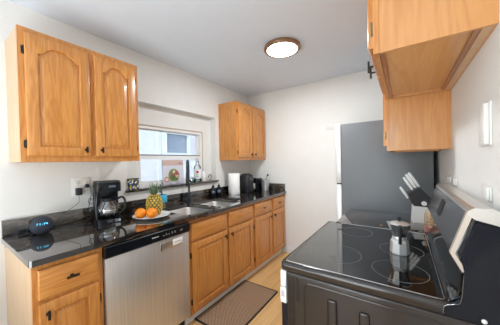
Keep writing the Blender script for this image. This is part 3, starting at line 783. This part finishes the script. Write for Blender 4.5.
def digit(ch_, a0, b0=.20):
    wd, hh = .15, .11
    L = {'a': ((0, 2), (1, 2)), 'b': ((1, 2), (1, 1)), 'c': ((1, 1), (1, 0)), 'd': ((0, 0), (1, 0)), 'e': ((0, 1), (0, 0)), 'f': ((0, 2), (0, 1)), 'g': ((0, 1), (1, 1))}
    for s in SEG[ch_]:
        (x0, y0), (x1, y1) = L[s]
        n = 4
        tube(bm, [dot(a0 + wd * (x0 + (x1 - x0) * k / n), b0 + hh * (y0 + (y1 - y0) * k / n)) for k in range(n + 1)], .0012, 6)
digit('1', -.60); digit('1', -.36); digit('1', .0); digit('4', .27)
for b in (.24, .34):
    p = dot(.02, b); bmesh.ops.create_icosphere(bm, subdivisions=1, radius=.0015, matrix=Matrix.Translation(p))
fin('clock_digits', bm, M['cyan'], sb, 60)
cb = new()
tube(cb, smooth([(.10, .275, .909), (.07, .25, .911), (.05, .24, .912), (.055, .22, .912), (.08, .235, .912), (.07, .27, .912), (.045, .265, .914), (.04, .29, .914)], 6), .0022, 6)
tag(fin('power_cable', cb, M['rubber']), 'short coiled black cable lying left of the round speaker', 'cable')

# ------------------------------------------------------------------ coffee maker
cmx, cmy = .132, .702
cm = thing('coffee_maker', 'black drip coffee maker with glass carafe on the worktop', 'coffee maker', (cmx, cmy, ZC))
cm.rotation_euler = (0, 0, 0)
def LY(x, y): # local rotated coordinates
    a = math.radians(-14); return (cmx + x * math.cos(a) - y * math.sin(a), cmy + x * math.sin(a) + y * math.cos(a))
def rotv(bm, verts=None):
    bmesh.ops.rotate(bm, verts=bm.verts[:], cent=(cmx, cmy, 0), matrix=Matrix.Rotation(math.radians(-14), 3, 'Z'))
bm = new(); prism(bm, rrect(cmx - .085, cmx + .118, cmy - .09, cmy + .09, .035), 'z', ZC + .0005, ZC + .032); rotv(bm); b0 = fin('base', bm, M['black_plastic'], cm)
bm = new(); prism(bm, rrect(cmx - .085, cmx - .05, cmy - .086, cmy + .086, .015), 'z', ZC + .0325, 1.135); rotv(bm); fin('rear_column', bm, M['black_plastic'], cm)
bm = new(); prism(bm, rrect(cmx - .08, cmx - .055, cmy - .0885, cmy - .0865, .0009, 2), 'z', 1.0, 1.18); rotv(bm); fin('water_gauge', bm, M['smoked'], cm, 0)
bm = new(); prism(bm, rrect(cmx - .085, cmx + .07, cmy - .088, cmy + .088, .035), 'z', 1.1355, 1.205); rotv(bm); hd = fin('brew_head', bm, M['black_plastic'], cm)
bm = new(); prism(bm, rrect(cmx - .082, cmx + .065, cmy - .084, cmy + .084, .035), 'z', 1.2055, 1.217); rotv(bm); fin('lid', bm, M['soft_black'], hd)
bm = new(); prism(bm, rrect(cmx + .0755, cmx + .079, cmy + .0, cmy + .045, .001, 2), 'z', 1.170, 1.184); rotv(bm); fin('front_highlight', bm, M['label_grey'], hd, 0)  # grey bar standing in for small silver highlights on the dark head
bm = new(); cx, cy = cmx + .032, cmy
lathe(bm, (cx, cy, ZC + .034), [(.05, 0), (.066, .006), (.073, .04), (.068, .085), (.05, .115), (.048, .125)], 28, cap1=False)
rotv(bm); cf_ = fin('carafe', bm, M['smoked'], cm, 60)
bm = new(); lathe(bm, (cx, cy, ZC + .034), [(.0725, .058), (.0745, .058), (.0735, .066), (.0715, .066)], 28, cap0=False, cap1=False); rotv(bm); fin('steel_band', bm, M['steel'], cf_)
bm = new(); lathe(bm, (cx, cy, ZC + .16), [(.052, 0), (.054, .006), (.05, .022), (.015, .028)], 24); rotv(bm); fin('carafe_lid', bm, M['black_plastic'], cf_)
bm = new(); tube(bm, smooth([(cx + .02, cy + .052, 1.07), (cx + .025, cy + .085, 1.088), (cx + .03, cy + .107, 1.065), (cx + .03, cy + .104, 1.0), (cx + .03, cy + .08, .968), (cx + .025, cy + .066, .97)], 6), .0085, 10); rotv(bm); fin('carafe_handle', bm, M['black_plastic'], cf_)
bm = new(); tube(bm, smooth([(cmx + .08, cmy - .05, 1.17), (cmx + .1, cmy - .075, 1.13), (cmx + .095, cmy - .085, 1.04), (cmx + .1, cmy - .082, .94)], 6), .010, 8); rotv(bm); fin('side_arch', bm, M['black_plastic'], cm)
bm = new(); prism(bm, rrect(cmy - .02, cmy + .065, ZC + .006, ZC + .027, .008), 'x', cmx + .1155, cmx + .118); rotv(bm); lb = fin('switch_plate', bm, M['light_print'], b0)
bm = new(); cyl(bm, (cmx + .118, cmy + .02, ZC + .0165), (cmx + .122, cmy + .02, ZC + .0165), .009, 14); rotv(bm); fin('switch_button', bm, M['rubber'], lb)

# ------------------------------------------------------------------ plate, oranges, pineapple
PX, PY = .345, .942
bm = new(); lathe(bm, (PX, PY, ZC + .0005), [(.075, 0), (.08, .002), (.125, .013), (.143, .02), (.1425, .023), (.122, .017), (.08, .0075), (.02, .0065)], 48)
tag(fin('dinner_plate', bm, M['white_ceramic']), 'round white plate carrying the fruit on the worktop', 'plate')
def orange(x, y, lab, z):
    t = thing('orange_fruit', lab, 'fruit', (x, y, z - .0418), 'oranges on the plate')
    bm = new(); lathe(bm, (x, y, z), [(.0415 * math.cos(-PI / 2 + PI * k / 20), .0405 * math.sin(-PI / 2 + PI * k / 20)) for k in range(21)], 32); fin('peel', bm, M['orange'], t, 60)
    bm = new(); lathe(bm, (x + .006, y - .003, z + .040), [(.0035, 0), (.003, .003), (.001, .0035)], 8); fin('stem_button', bm, M['leaf'], t)
orange(.374, .832, 'left orange on the white plate', ZC + .0560)
orange(.436, .886, 'right orange on the white plate, in front of the pineapple', ZC + .0560)
pa = thing('pineapple', 'ripe pineapple standing on the white plate behind the oranges', 'fruit', (.315, .985, ZC + .008))
bm = new()
pc = Vector((.315, .985, ZC + .0100))
def prad(h): # h 0..1
    return .0655 * math.sqrt(max(0, 1 - (abs(2 * h - .92) ** 2.4) * .80))
PH = .172
lathe(bm, pc, [(.93 * prad(k / 20) * (0.6 if k in (0, 20) else 1), PH * k / 20) for k in range(21)], 32); fb = fin('fruit_body', bm, M['pine_base'], pa, 60)
bm = new()
rows = 9
for r_ in range(rows):
    h = (r_ + .5) / rows
    rad = prad(h); n = 12
    for k in range(n):
        a = 2 * PI * (k + .5 * (r_ % 2)) / n
        rr = Vector((math.cos(a), math.sin(a), 0)); tt = Vector((-math.sin(a), math.cos(a), 0))
        c = pc + Vector((0, 0, PH * h)) + rr * rad * .91
        w_ = rad * 2 * PI / n * .5 * .74; hh_ = PH / rows * .72
        vs = []
        ring = [c + tt * w_, c + Vector((0, 0, hh_)), c - tt * w_, c - Vector((0, 0, hh_))]
        ring = [ring[0], (ring[0] + ring[1]) / 2 * 1.0, ring[1], (ring[1] + ring[2]) / 2, ring[2], (ring[2] + ring[3]) / 2, ring[3], (ring[3] + ring[0]) / 2]
        mid = [p.lerp(c, .45) + rr * .0055 for p in ring]
        vv = [bm.verts.new(p) for p in ring]; mm = [bm.verts.new(p) for p in mid]; tip = bm.verts.new(c + rr * .009)
        for i in range(8):
            j = (i + 1) % 8
            bm.faces.new((vv[i], vv[j], mm[j], mm[i])); bm.faces.new((mm[i], mm[j], tip))
fin('skin_scales', bm, M['pine_eye'], pa, 60)['kind'] = 'stuff'
bm = new()
for i in range(34):
    a = i * 2.39996; lv = i / 34
    tilt = .80 - .62 * lv; L = .06 + .048 * lv
    base = pc + Vector((.012 * math.cos(a) * (1 - lv), .012 * math.sin(a) * (1 - lv), PH - .006 + .012 * lv))
    rr = Vector((math.cos(a), math.sin(a), 0)); tt = Vector((-math.sin(a), math.cos(a), 0))
    prev = None
    for s in range(5):
        u = s / 4
        ang = tilt * (1 + .35 * u)
        p = base + rr * L * u * math.sin(ang) + Vector((0, 0, L * u * math.cos(ang)))
        wd = .0095 * (1 - u ** 1.6) + .0004
        row = [bm.verts.new(p - tt * wd), bm.verts.new(p + rr * -.002 ), bm.verts.new(p + tt * wd)]
        if prev:
            bm.faces.new((prev[0], prev[1], row[1], row[0])); bm.faces.new((prev[1], prev[2], row[2], row[1]))
        prev = row
cr = fin('leaf_crown', bm, M['leaf'], pa, 60)
sm_ = cr.modifiers.new('thickness', 'SOLIDIFY'); sm_.thickness = .0012

# ------------------------------------------------------------------ turquoise cup with brush
tu = thing('brush_cup', 'clear tumbler with turquoise sleeve behind the pineapple', 'cup', (.115, 1.20, ZC))
bm = new(); lathe(bm, (.115, 1.20, ZC + .0005), [(.032, 0), (.036, .135), (.034, .135), (.030, .005)], 28, cap1=True); fin('glass', bm, M['clear'], tu, 60)
bm = new(); lathe(bm, (.115, 1.20, ZC), [(.0365, .062), (.041, .066), (.042, .135), (.0375, .138)], 28, cap0=False, cap1=False); fin('turquoise_sleeve', bm, M['blue'], tu, 60)
bs = thing('dish_brush', 'dark handled dish brush standing in the turquoise cup', 'brush', (.11, 1.195, ZC + .008))
bm = new(); tube(bm, [(.118, 1.205, ZC + .012), (.112, 1.195, 1.05), (.108, 1.185, 1.11), (.107, 1.182, 1.145)], [.005, .006, .007, .0045], 10); fin('handle', bm, M['soft_black'], bs)
bm = new(); lathe(bm, (.112, 1.175, 1.065), [(.006, 0), (.011, .005), (.008, .016), (.002, .019)], 12); fin('finger_rest', bm, M['soft_black'], bs)

# ------------------------------------------------------------------ sill items
tb = thing('mosaic_tin', 'small square tin with blue and yellow mosaic print on the sill', 'tin', (-.0, .975, 1.1132))
bm = new(); box(bm, -.022, .022, .924, 1.022, 1.1135, 1.205, .003); fin('box', bm, M['mosaic'], tb)
bm = new(); box(bm, -.024, .024, .922, 1.024, 1.2052, 1.214, .003); fin('lid', bm, M['soft_black'], tb)
bk = thing('cookbook', 'cookbook with a salad bowl on its pale cover leaning on the window', 'book', (-.06, 1.47, 1.1132))
def tiltx(bm, a=-.055):
    bmesh.ops.rotate(bm, verts=bm.verts[:], cent=(-.062, 1.47, 1.1135), matrix=Matrix.Rotation(a, 3, 'Y'))
M['cover'] = plain('lavender_cover', s2l(216, 214, 226), .5); M['cover_top'] = plain('dusty_pink_cover_band', s2l(206, 176, 168), .5)
M['salad_g'] = plain('salad_green', s2l(112, 134, 82), .6, var=.45, vscale=70); M['salad_r'] = plain('beet_red', s2l(172, 84, 84), .5)
M['salad_y'] = plain('pale_grain', s2l(224, 206, 176), .5); M['bowl_d'] = plain('bowl_print', s2l(206, 206, 196), .5)
bm = new(); box(bm, -.074, -.062, 1.335, 1.607, 1.1135, 1.383, .002); tiltx(bm); cv = fin('cover', bm, M['cover'], bk)
bm = new(); box(bm, -.0619, -.0614, 1.336, 1.606, 1.322, 1.382); tiltx(bm); fin('title_band', bm, M['cover_top'], cv, 0)
bm = new()
for k in range(4): box(bm, -.0613, -.0611, 1.54 + k * .011, 1.548 + k * .011, 1.34, 1.35)
tiltx(bm); fin('title_print', bm, M['label_grey'], cv, 0)
def disc(nm, y, z, r, mat, d, par=cv):
    bm = new(); lathe(bm, (-.0619 + d, y, z), [(r, 0), (r, .0004)], 24, (1, 0, 0)); tiltx(bm); fin(nm, bm, mat, par, 0)
disc('bowl_picture', 1.472, 1.212, .080, M['bowl_d'], 0)
disc('salad_picture', 1.472, 1.212, .070, M['salad_g'], .0004)
for y, z, r, mm_ in ((1.505, 1.235, .024, 'salad_r'), (1.46, 1.22, .018, 'salad_r'), (1.51, 1.20, .022, 'salad_y'), (1.475, 1.25, .018, 'salad_y'), (1.53, 1.222, .014, 'salad_r')):
    disc('food_picture', y, z, r, M[mm_], .0008 + r * .01)
disc('small_bowl_picture', 1.378, 1.17, .03, M['salad_r'], 0); disc('dip_picture', 1.378, 1.17, .021, M['salad_y'], .0004)
bt = thing('liquor_bottle', 'clear bottle with white label and red round emblem on the sill', 'bottle', (-.03, 1.785, 1.1132))
bc = (-.03, 1.785, 1.1135)
bm = new(); lathe(bm, bc, [(.040, 0), (.045, .004), (.045, .165), (.038, .19), (.018, .215), (.015, .27), (.016, .272), (.016, .282)], 28); fin('glass_body', bm, M['clear'], bt, 60)
bm = new(); lathe(bm, bc, [(.0453, .04), (.0458, .04), (.0458, .158), (.0453, .158)], 28, cap0=False, cap1=False); lb = fin('label', bm, M['white_plastic'], bt, 60)
bm = new(); lathe(bm, bc, [(.0452, .006), (.0457, .006), (.0457, .03), (.0452, .03)], 28, cap0=False, cap1=False); fin('teal_base_band', bm, M['teal_glass'], bt, 60)
bm = new(); lathe(bm, (bc[0], bc[1], bc[2]), [(.0165, .258), (.0165, .288), (.01, .292)], 20); fin('cap', bm, M['light_print'], bt)
cd = Vector((CC.x - bc[0], CC.y - bc[1], 0)).normalized()
bm = new(); lathe(bm, Vector(bc) + cd * .042 + Vector((0, 0, .120)), [(.0155, 0), (.0155, .0048)], 24, cd); fin('red_emblem', bm, M['label_red'], lb, 0)
bm = new()
tg = Vector((-cd.y, cd.x, 0))
for z_ in (.085, .065):
    p = Vector(bc) + cd * .0462 + Vector((0, 0, z_)); tube(bm, [p - tg * .014, p + cd * .0006, p + tg * .014], .003, 6)
fin('label_print', bm, M['label_grey'], lb)
b2 = thing('small_bottle', 'short white bottle just right of the red-emblem bottle on the sill', 'bottle', (-.03, 1.885, 1.1132))
bm = new(); lathe(bm, (-.035, 1.886, 1.1135), [(.028, 0), (.030, .004), (.030, .085), (.022, .105), (.013, .115), (.013, .135)], 24); fin('body', bm, M['white_plastic'], b2, 60)
bm = new(); lathe(bm, (-.035, 1.886, 1.1135), [(.0145, .130), (.0145, .148), (.008, .15)], 20); fin('cap', bm, M['light_print'], b2)
gd = thing('glass_dish', 'pale teal glass dish under the bottles on the sill', 'dish', (.0, 1.70, 1.1132))
bm = new(); lathe(bm, (-.03, 1.705, 1.1135), [(.025, 0), (.040, .03), (.038, .03), (.023, .004)], 24); fin('bowl', bm, M['teal_glass'], gd, 60)
gd['label'] = 'pale teal glass dish left of the red-emblem bottle on the sill'
go = thing('glass_ornament', 'small clear glass ornament at the right end of the sill', 'ornament', (-.03, 2.01, 1.1132))
bm = new(); lathe(bm, (-.03, 2.00, 1.1135), [(.018, 0), (.02, .004), (.006, .015), (.024, .04), (.026, .055), (.016, .075), (.004, .082)], 20); fin('glass_body', bm, M['clear'], go, 60)
bm = new(); tube(bm, [(-.03 , 2.00 + .02 * math.cos(a), 1.1555 + .028 * math.sin(a)) for a in [2 * PI * k / 20 for k in range(20)]], .0018, 6, True); fin('ring', bm, M['brass'], go)

# ------------------------------------------------------------------ soap bottles
def soap(x, y, lab):
    t = thing('soap_dispenser', lab, 'soap dispenser', (x, y, ZC), 'black soap dispensers by the sink')
    bm = new(); lathe(bm, (x, y, ZC + .0005), [(.032, 0), (.036, .004), (.036, .10), (.030, .118), (.014, .127), (.014, .134)], 24); fin('bottle', bm, M['black_plastic'], t, 60)
    bm = new(); lathe(bm, (x, y, ZC), [(.016, .132), (.016, .148), (.006, .15), (.005, .165)], 16); tube(bm, [(x, y, ZC + .163), (x + .012, y - .012, ZC + .168), (x + .026, y - .026, ZC + .163)], .0045, 8); fin('pump', bm, M['rubber'], t)
    f2 = Vector((CC.x - x, CC.y - y, 0)).normalized(); a0 = math.atan2(f2.y, f2.x)
    bm = new(); ra = []; rb = []
    for k in range(9):
        a = a0 - .6 + 1.2 * k / 8
        for L, z in ((ra, .045), (rb, .085)): L.append(Vector((x + .0366 * math.cos(a), y + .0366 * math.sin(a), ZC + z)))
    ring_loft(bm, [ra, rb], False, False, False); lo_ = fin('label', bm, M['label_grey'], t, 60)
    md = lo_.modifiers.new('thickness', 'SOLIDIFY'); md.thickness = .0004
soap(.072, 1.945, 'left black soap dispenser behind the right sink bowl')
soap(.078, 2.045, 'right black soap dispenser, the one nearer the paper towel roll')

# ------------------------------------------------------------------ paper towel, air fryer, toaster, canister
pt = thing('paper_towel_roll', 'white paper towel roll standing upright on the worktop', 'paper towels', (.155, 2.265, ZC))
bm = new(); lathe(bm, (.155, 2.265, ZC + .008), [(.076, 0), (.077, .002), (.077, .276), (.074, .279), (.02, .279), (.02, .2)], 40); fin('roll', bm, M['paper'], pt, 50)
bm = new(); lathe(bm, (.155, 2.265, ZC + .0005), [(.07, 0), (.07, .006), (.02, .007)], 32); fin('holder_base', bm, M['satin'], pt)
af = thing('air_fryer', 'dark grey rounded air fryer right of the paper towel roll', 'air fryer', (.185, 2.51, ZC))
bm = new()
def afr(d, z, r=.045): return [Vector((p[0], p[1], z)) for p in rrect(.10 + d, .272 - d, 2.43 + d, 2.59 - d, r)]
ring_loft(bm, [afr(.008, ZC + .0005), afr(0, ZC + .01), afr(0, 1.12), afr(.006, 1.15), afr(.03, 1.172), afr(.055, 1.178, .02)]); fin('housing', bm, M['soft_black'], af, 50)
bm = new(); prism(bm, rrect(2.462, 2.575, ZC + .02, 1.05, .012), 'x', .2725, .276); fd = fin('basket_drawer', bm, M['soft_black'], af)
bm = new(); box(bm, .2762, .31, 2.535, 2.555, .955, 1.035, .006); fin('handle', bm, M['satin'], fd)
bm = new(); prism(bm, rrect(2.47, 2.57, 1.07, 1.125, .01), 'x', .2725, .275); fin('control_panel', bm, M['glass_black'], af)
to = thing('toaster', 'black box-shaped toaster between the air fryer and the steel pot', 'toaster', (.14, 2.77, ZC))
bm = new(); box(bm, .05, .255, 2.68, 2.845, ZC + .004, 1.09, .012, 3); fin('housing', bm, M['black_plastic'], to)
bm = new(); box(bm, .08, .22, 2.715, 2.735, 1.088, 1.0915); box(bm, .08, .22, 2.785, 2.805, 1.088, 1.0915); fin('slots', bm, M['rubber'], to, 0)
bm = new(); box(bm, .2555, .27, 2.70, 2.72, 1.01, 1.025, .003); fin('lever', bm, M['soft_black'], to)
ca = thing('utensil_pot', 'brushed steel pot holding a spoon by the corner of the worktop', 'pot', (.345, 2.775, ZC))
bm = new(); lathe(bm, (.345, 2.775, ZC + .0005), [(.050, 0), (.055, .004), (.059, .165), (.060, .168), (.0585, .168), (.052, .006)], 32); fin('pot', bm, M['aluminium'], ca, 50)
sp = thing('ladle', 'black handled spoon leaning in the steel pot', 'spoon', (.345, 2.775, ZC + .01))
bm = new(); tube(bm, [(.315, 2.765, ZC + .015), (.35, 2.78, 1.075), (.372, 2.79, 1.13)], .0045, 8); fin('handle', bm, M['soft_black'], sp)
bm = new(); lathe(bm, (.380, 2.792, 1.14), [(.004, -.016), (.014, -.008), (.017, .003), (.011, .01), (.002, .012)], 16, (.9, 0, .5)); fin('spoon_head', bm, M['soft_black'], sp)
kt = new(); prism(kt, rrect(.30, .46, 1.915, 2.02, .01), 'z', ZC + .0005, ZC + .008)
tag(fin('drying_pad', kt, M['soft_black']), 'small flat black pad on the worktop beyond the sink', 'pad')

# ------------------------------------------------------------------ moka pot
MX, MY, MZ = 2.040, 1.118, .9066
mk = thing('moka_pot', 'faceted silver stovetop coffee pot standing on the glass cooktop', 'coffee pot', (MX, MY, MZ))
bm = new(); lathe(bm, (MX, MY, MZ), [(.0375, 0), (.039, .003), (.036, .055), (.029, .064)], 8); fin('water_chamber', bm, M['aluminium'], mk, 20)
bm = new(); lathe(bm, (MX, MY, MZ + .0642), [(.0285, 0), (.030, .004), (.0275, .010), (.027, .014)], 24); fin('collar', bm, M['aluminium'], mk)
bm = new(); lathe(bm, (MX, MY, MZ + .0785), [(.0285, 0), (.029, .003), (.043, .052), (.044, .055)], 8); fin('upper_pot', bm, M['steel'], mk, 20)
ud = Vector((-.9, -.1, 0)).normalized()
bm = new(); p = Vector((MX, MY, MZ + .12)) + ud * .034
ring_loft(bm, [[p + Vector((0, -.014, .018)), p + Vector((0, .014, .018)), p + Vector((0, 0, -.02))], [p + ud * .016 + Vector((0, -.004, .02)), p + ud * .016 + Vector((0, .004, .02)), p + ud * .004 + Vector((0, 0, -.01))]]); fin('pour_spout', bm, M['aluminium'], mk, 0)
bm = new(); lathe(bm, (MX, MY, MZ + .134), [(.0437, 0), (.0437, .002), (.02, .010), (.004, .013)], 8); ld_ = fin('lid', bm, M['aluminium'], mk, 20)
bm = new(); lathe(bm, (MX, MY, MZ + .147), [(.006, 0), (.008, .006), (.0085, .014), (.005, .018)], 12); fin('lid_knob', bm, M['rubber'], ld_)
hdv = Vector((.05, -1, 0)).normalized()
bm = new()
hp = [Vector((MX, MY, z)) + hdv * d for d, z in ((.040, MZ + .131), (.057, MZ + .134), (.068, MZ + .128), (.068, MZ + .10), (.064, MZ + .072), (.062, MZ + .06))]
tube(bm, smooth(hp, 4), .0065, 8); fin('handle', bm, M['rubber'], mk)

# ------------------------------------------------------------------ knife block
KX, KY = 2.158, 1.80
kb = thing('knife_block', 'white and black knife block on the short worktop beside the refrigerator', 'knife block', (KX, KY, ZC))
def kbx(bm): bmesh.ops.rotate(bm, verts=bm.verts[:], cent=(KX, KY, ZC), matrix=Matrix.Rotation(math.radians(6), 3, 'Z'))
bm = new(); prism(bm, [(KX - .052, ZC + .0005), (KX + .052, ZC + .0005), (KX + .05, 1.012), (KX - .046, 1.018)], 'y', KY - .045, KY + .055); kbx(bm); fin('white_base', bm, M['white_ceramic'], kb, 20)
bm = new(); prism(bm, [(KX - .048, 1.0185), (KX + .05, 1.0125), (KX + .06, 1.06), (KX - .012, 1.142), (KX - .075, 1.10)], 'y', KY - .044, KY + .054); kbx(bm); kt_ = fin('black_slotted_top', bm, M['soft_black'], kb, 20)
bm = new(); lathe(bm, (KX + .008, KY - .044, 1.038), [(.015, 0), (.015, .008), (.010, .012)], 20, (0, -1, 0)); kbx(bm); fin('white_knob', bm, M['white_plastic'], kt_)
kd = Vector((-.50, -.02, .86)).normalized()
kn = [((-.013, 1.146), .112, 'longest white-handled knife, rightmost in the knife block'), ((-.030, 1.137), .108, 'second white-handled knife from the right in the knife block'), ((-.048, 1.124), .10, 'third white-handled knife from the right in the knife block'), ((-.072, 1.062), .092, 'lowest white-handled knife at the left of the knife block')]
for (ox, bz), L, lab in kn:
    b = Vector((KX + ox, KY - .025, bz))
    t = thing('kitchen_knife', lab, 'knife', tuple(b))
    bm = new(); tube(bm, [b + kd * .004, b + kd * L * .3, b + kd * L * .8, b + kd * L], [.0066, .0088, .0095, .0066], 10); fin('handle', bm, M['white_plastic'], t)
    bm = new(); cyl(bm, b - kd * .001, b + kd * .0038, .0066, 12); fin('bolster', bm, M['steel'], t)

# ------------------------------------------------------------------ copper pot and wire stand
cs = thing('wire_stand', 'thin brass wire stand between the knife block and stove back', 'stand', (2.185, 1.62, ZC))
bm = new(); tube(bm, smooth([(2.165, 1.60, ZC + .002), (2.163, 1.60, .98), (2.170, 1.60, 1.02), (2.195, 1.61, 1.038), (2.22, 1.62, 1.02), (2.228, 1.62, .97), (2.23, 1.62, ZC + .002)], 6), .002, 8)
fin('wire_arch', bm, M['brass'], cs)
bm = new(); tube(bm, [(2.197 + .034 * math.cos(a), 1.61 + .034 * math.sin(a), ZC + .003) for a in [2 * PI * k / 24 for k in range(24)]], .0022, 6, True); fin('base_ring', bm, M['brass'], cs)
sc_ = thing('spice_jar', 'small tan speckled jar inside the thin brass wire stand', 'jar', (2.20, 1.61, ZC))
M['spice'] = plain('mixed_spices', s2l(190, 160, 128), .6, var=.4, vscale=90)
bm = new(); lathe(bm, (2.197, 1.612, ZC + .006), [(.026, 0), (.028, .004), (.028, .09), (.02, .10), (.004, .102)], 20); fin('jar_body', bm, M['spice'], sc_, 50)
cpo = thing('copper_cup', 'small rose copper measuring cup at the foot of the wire stand', 'cup', (2.185, 1.555, ZC))
bm = new(); lathe(bm, (2.180, 1.550, ZC + .0008), [(.018, 0), (.023, .004), (.026, .03), (.024, .03), (.02, .006)], 24); fin('bowl', bm, M['copper'], cpo, 50)
bm = new(); tube(bm, [(2.196, 1.548, ZC + .027), (2.215, 1.545, ZC + .030), (2.24, 1.543, ZC + .031)], .003, 8); fin('handle', bm, M['copper'], cpo)
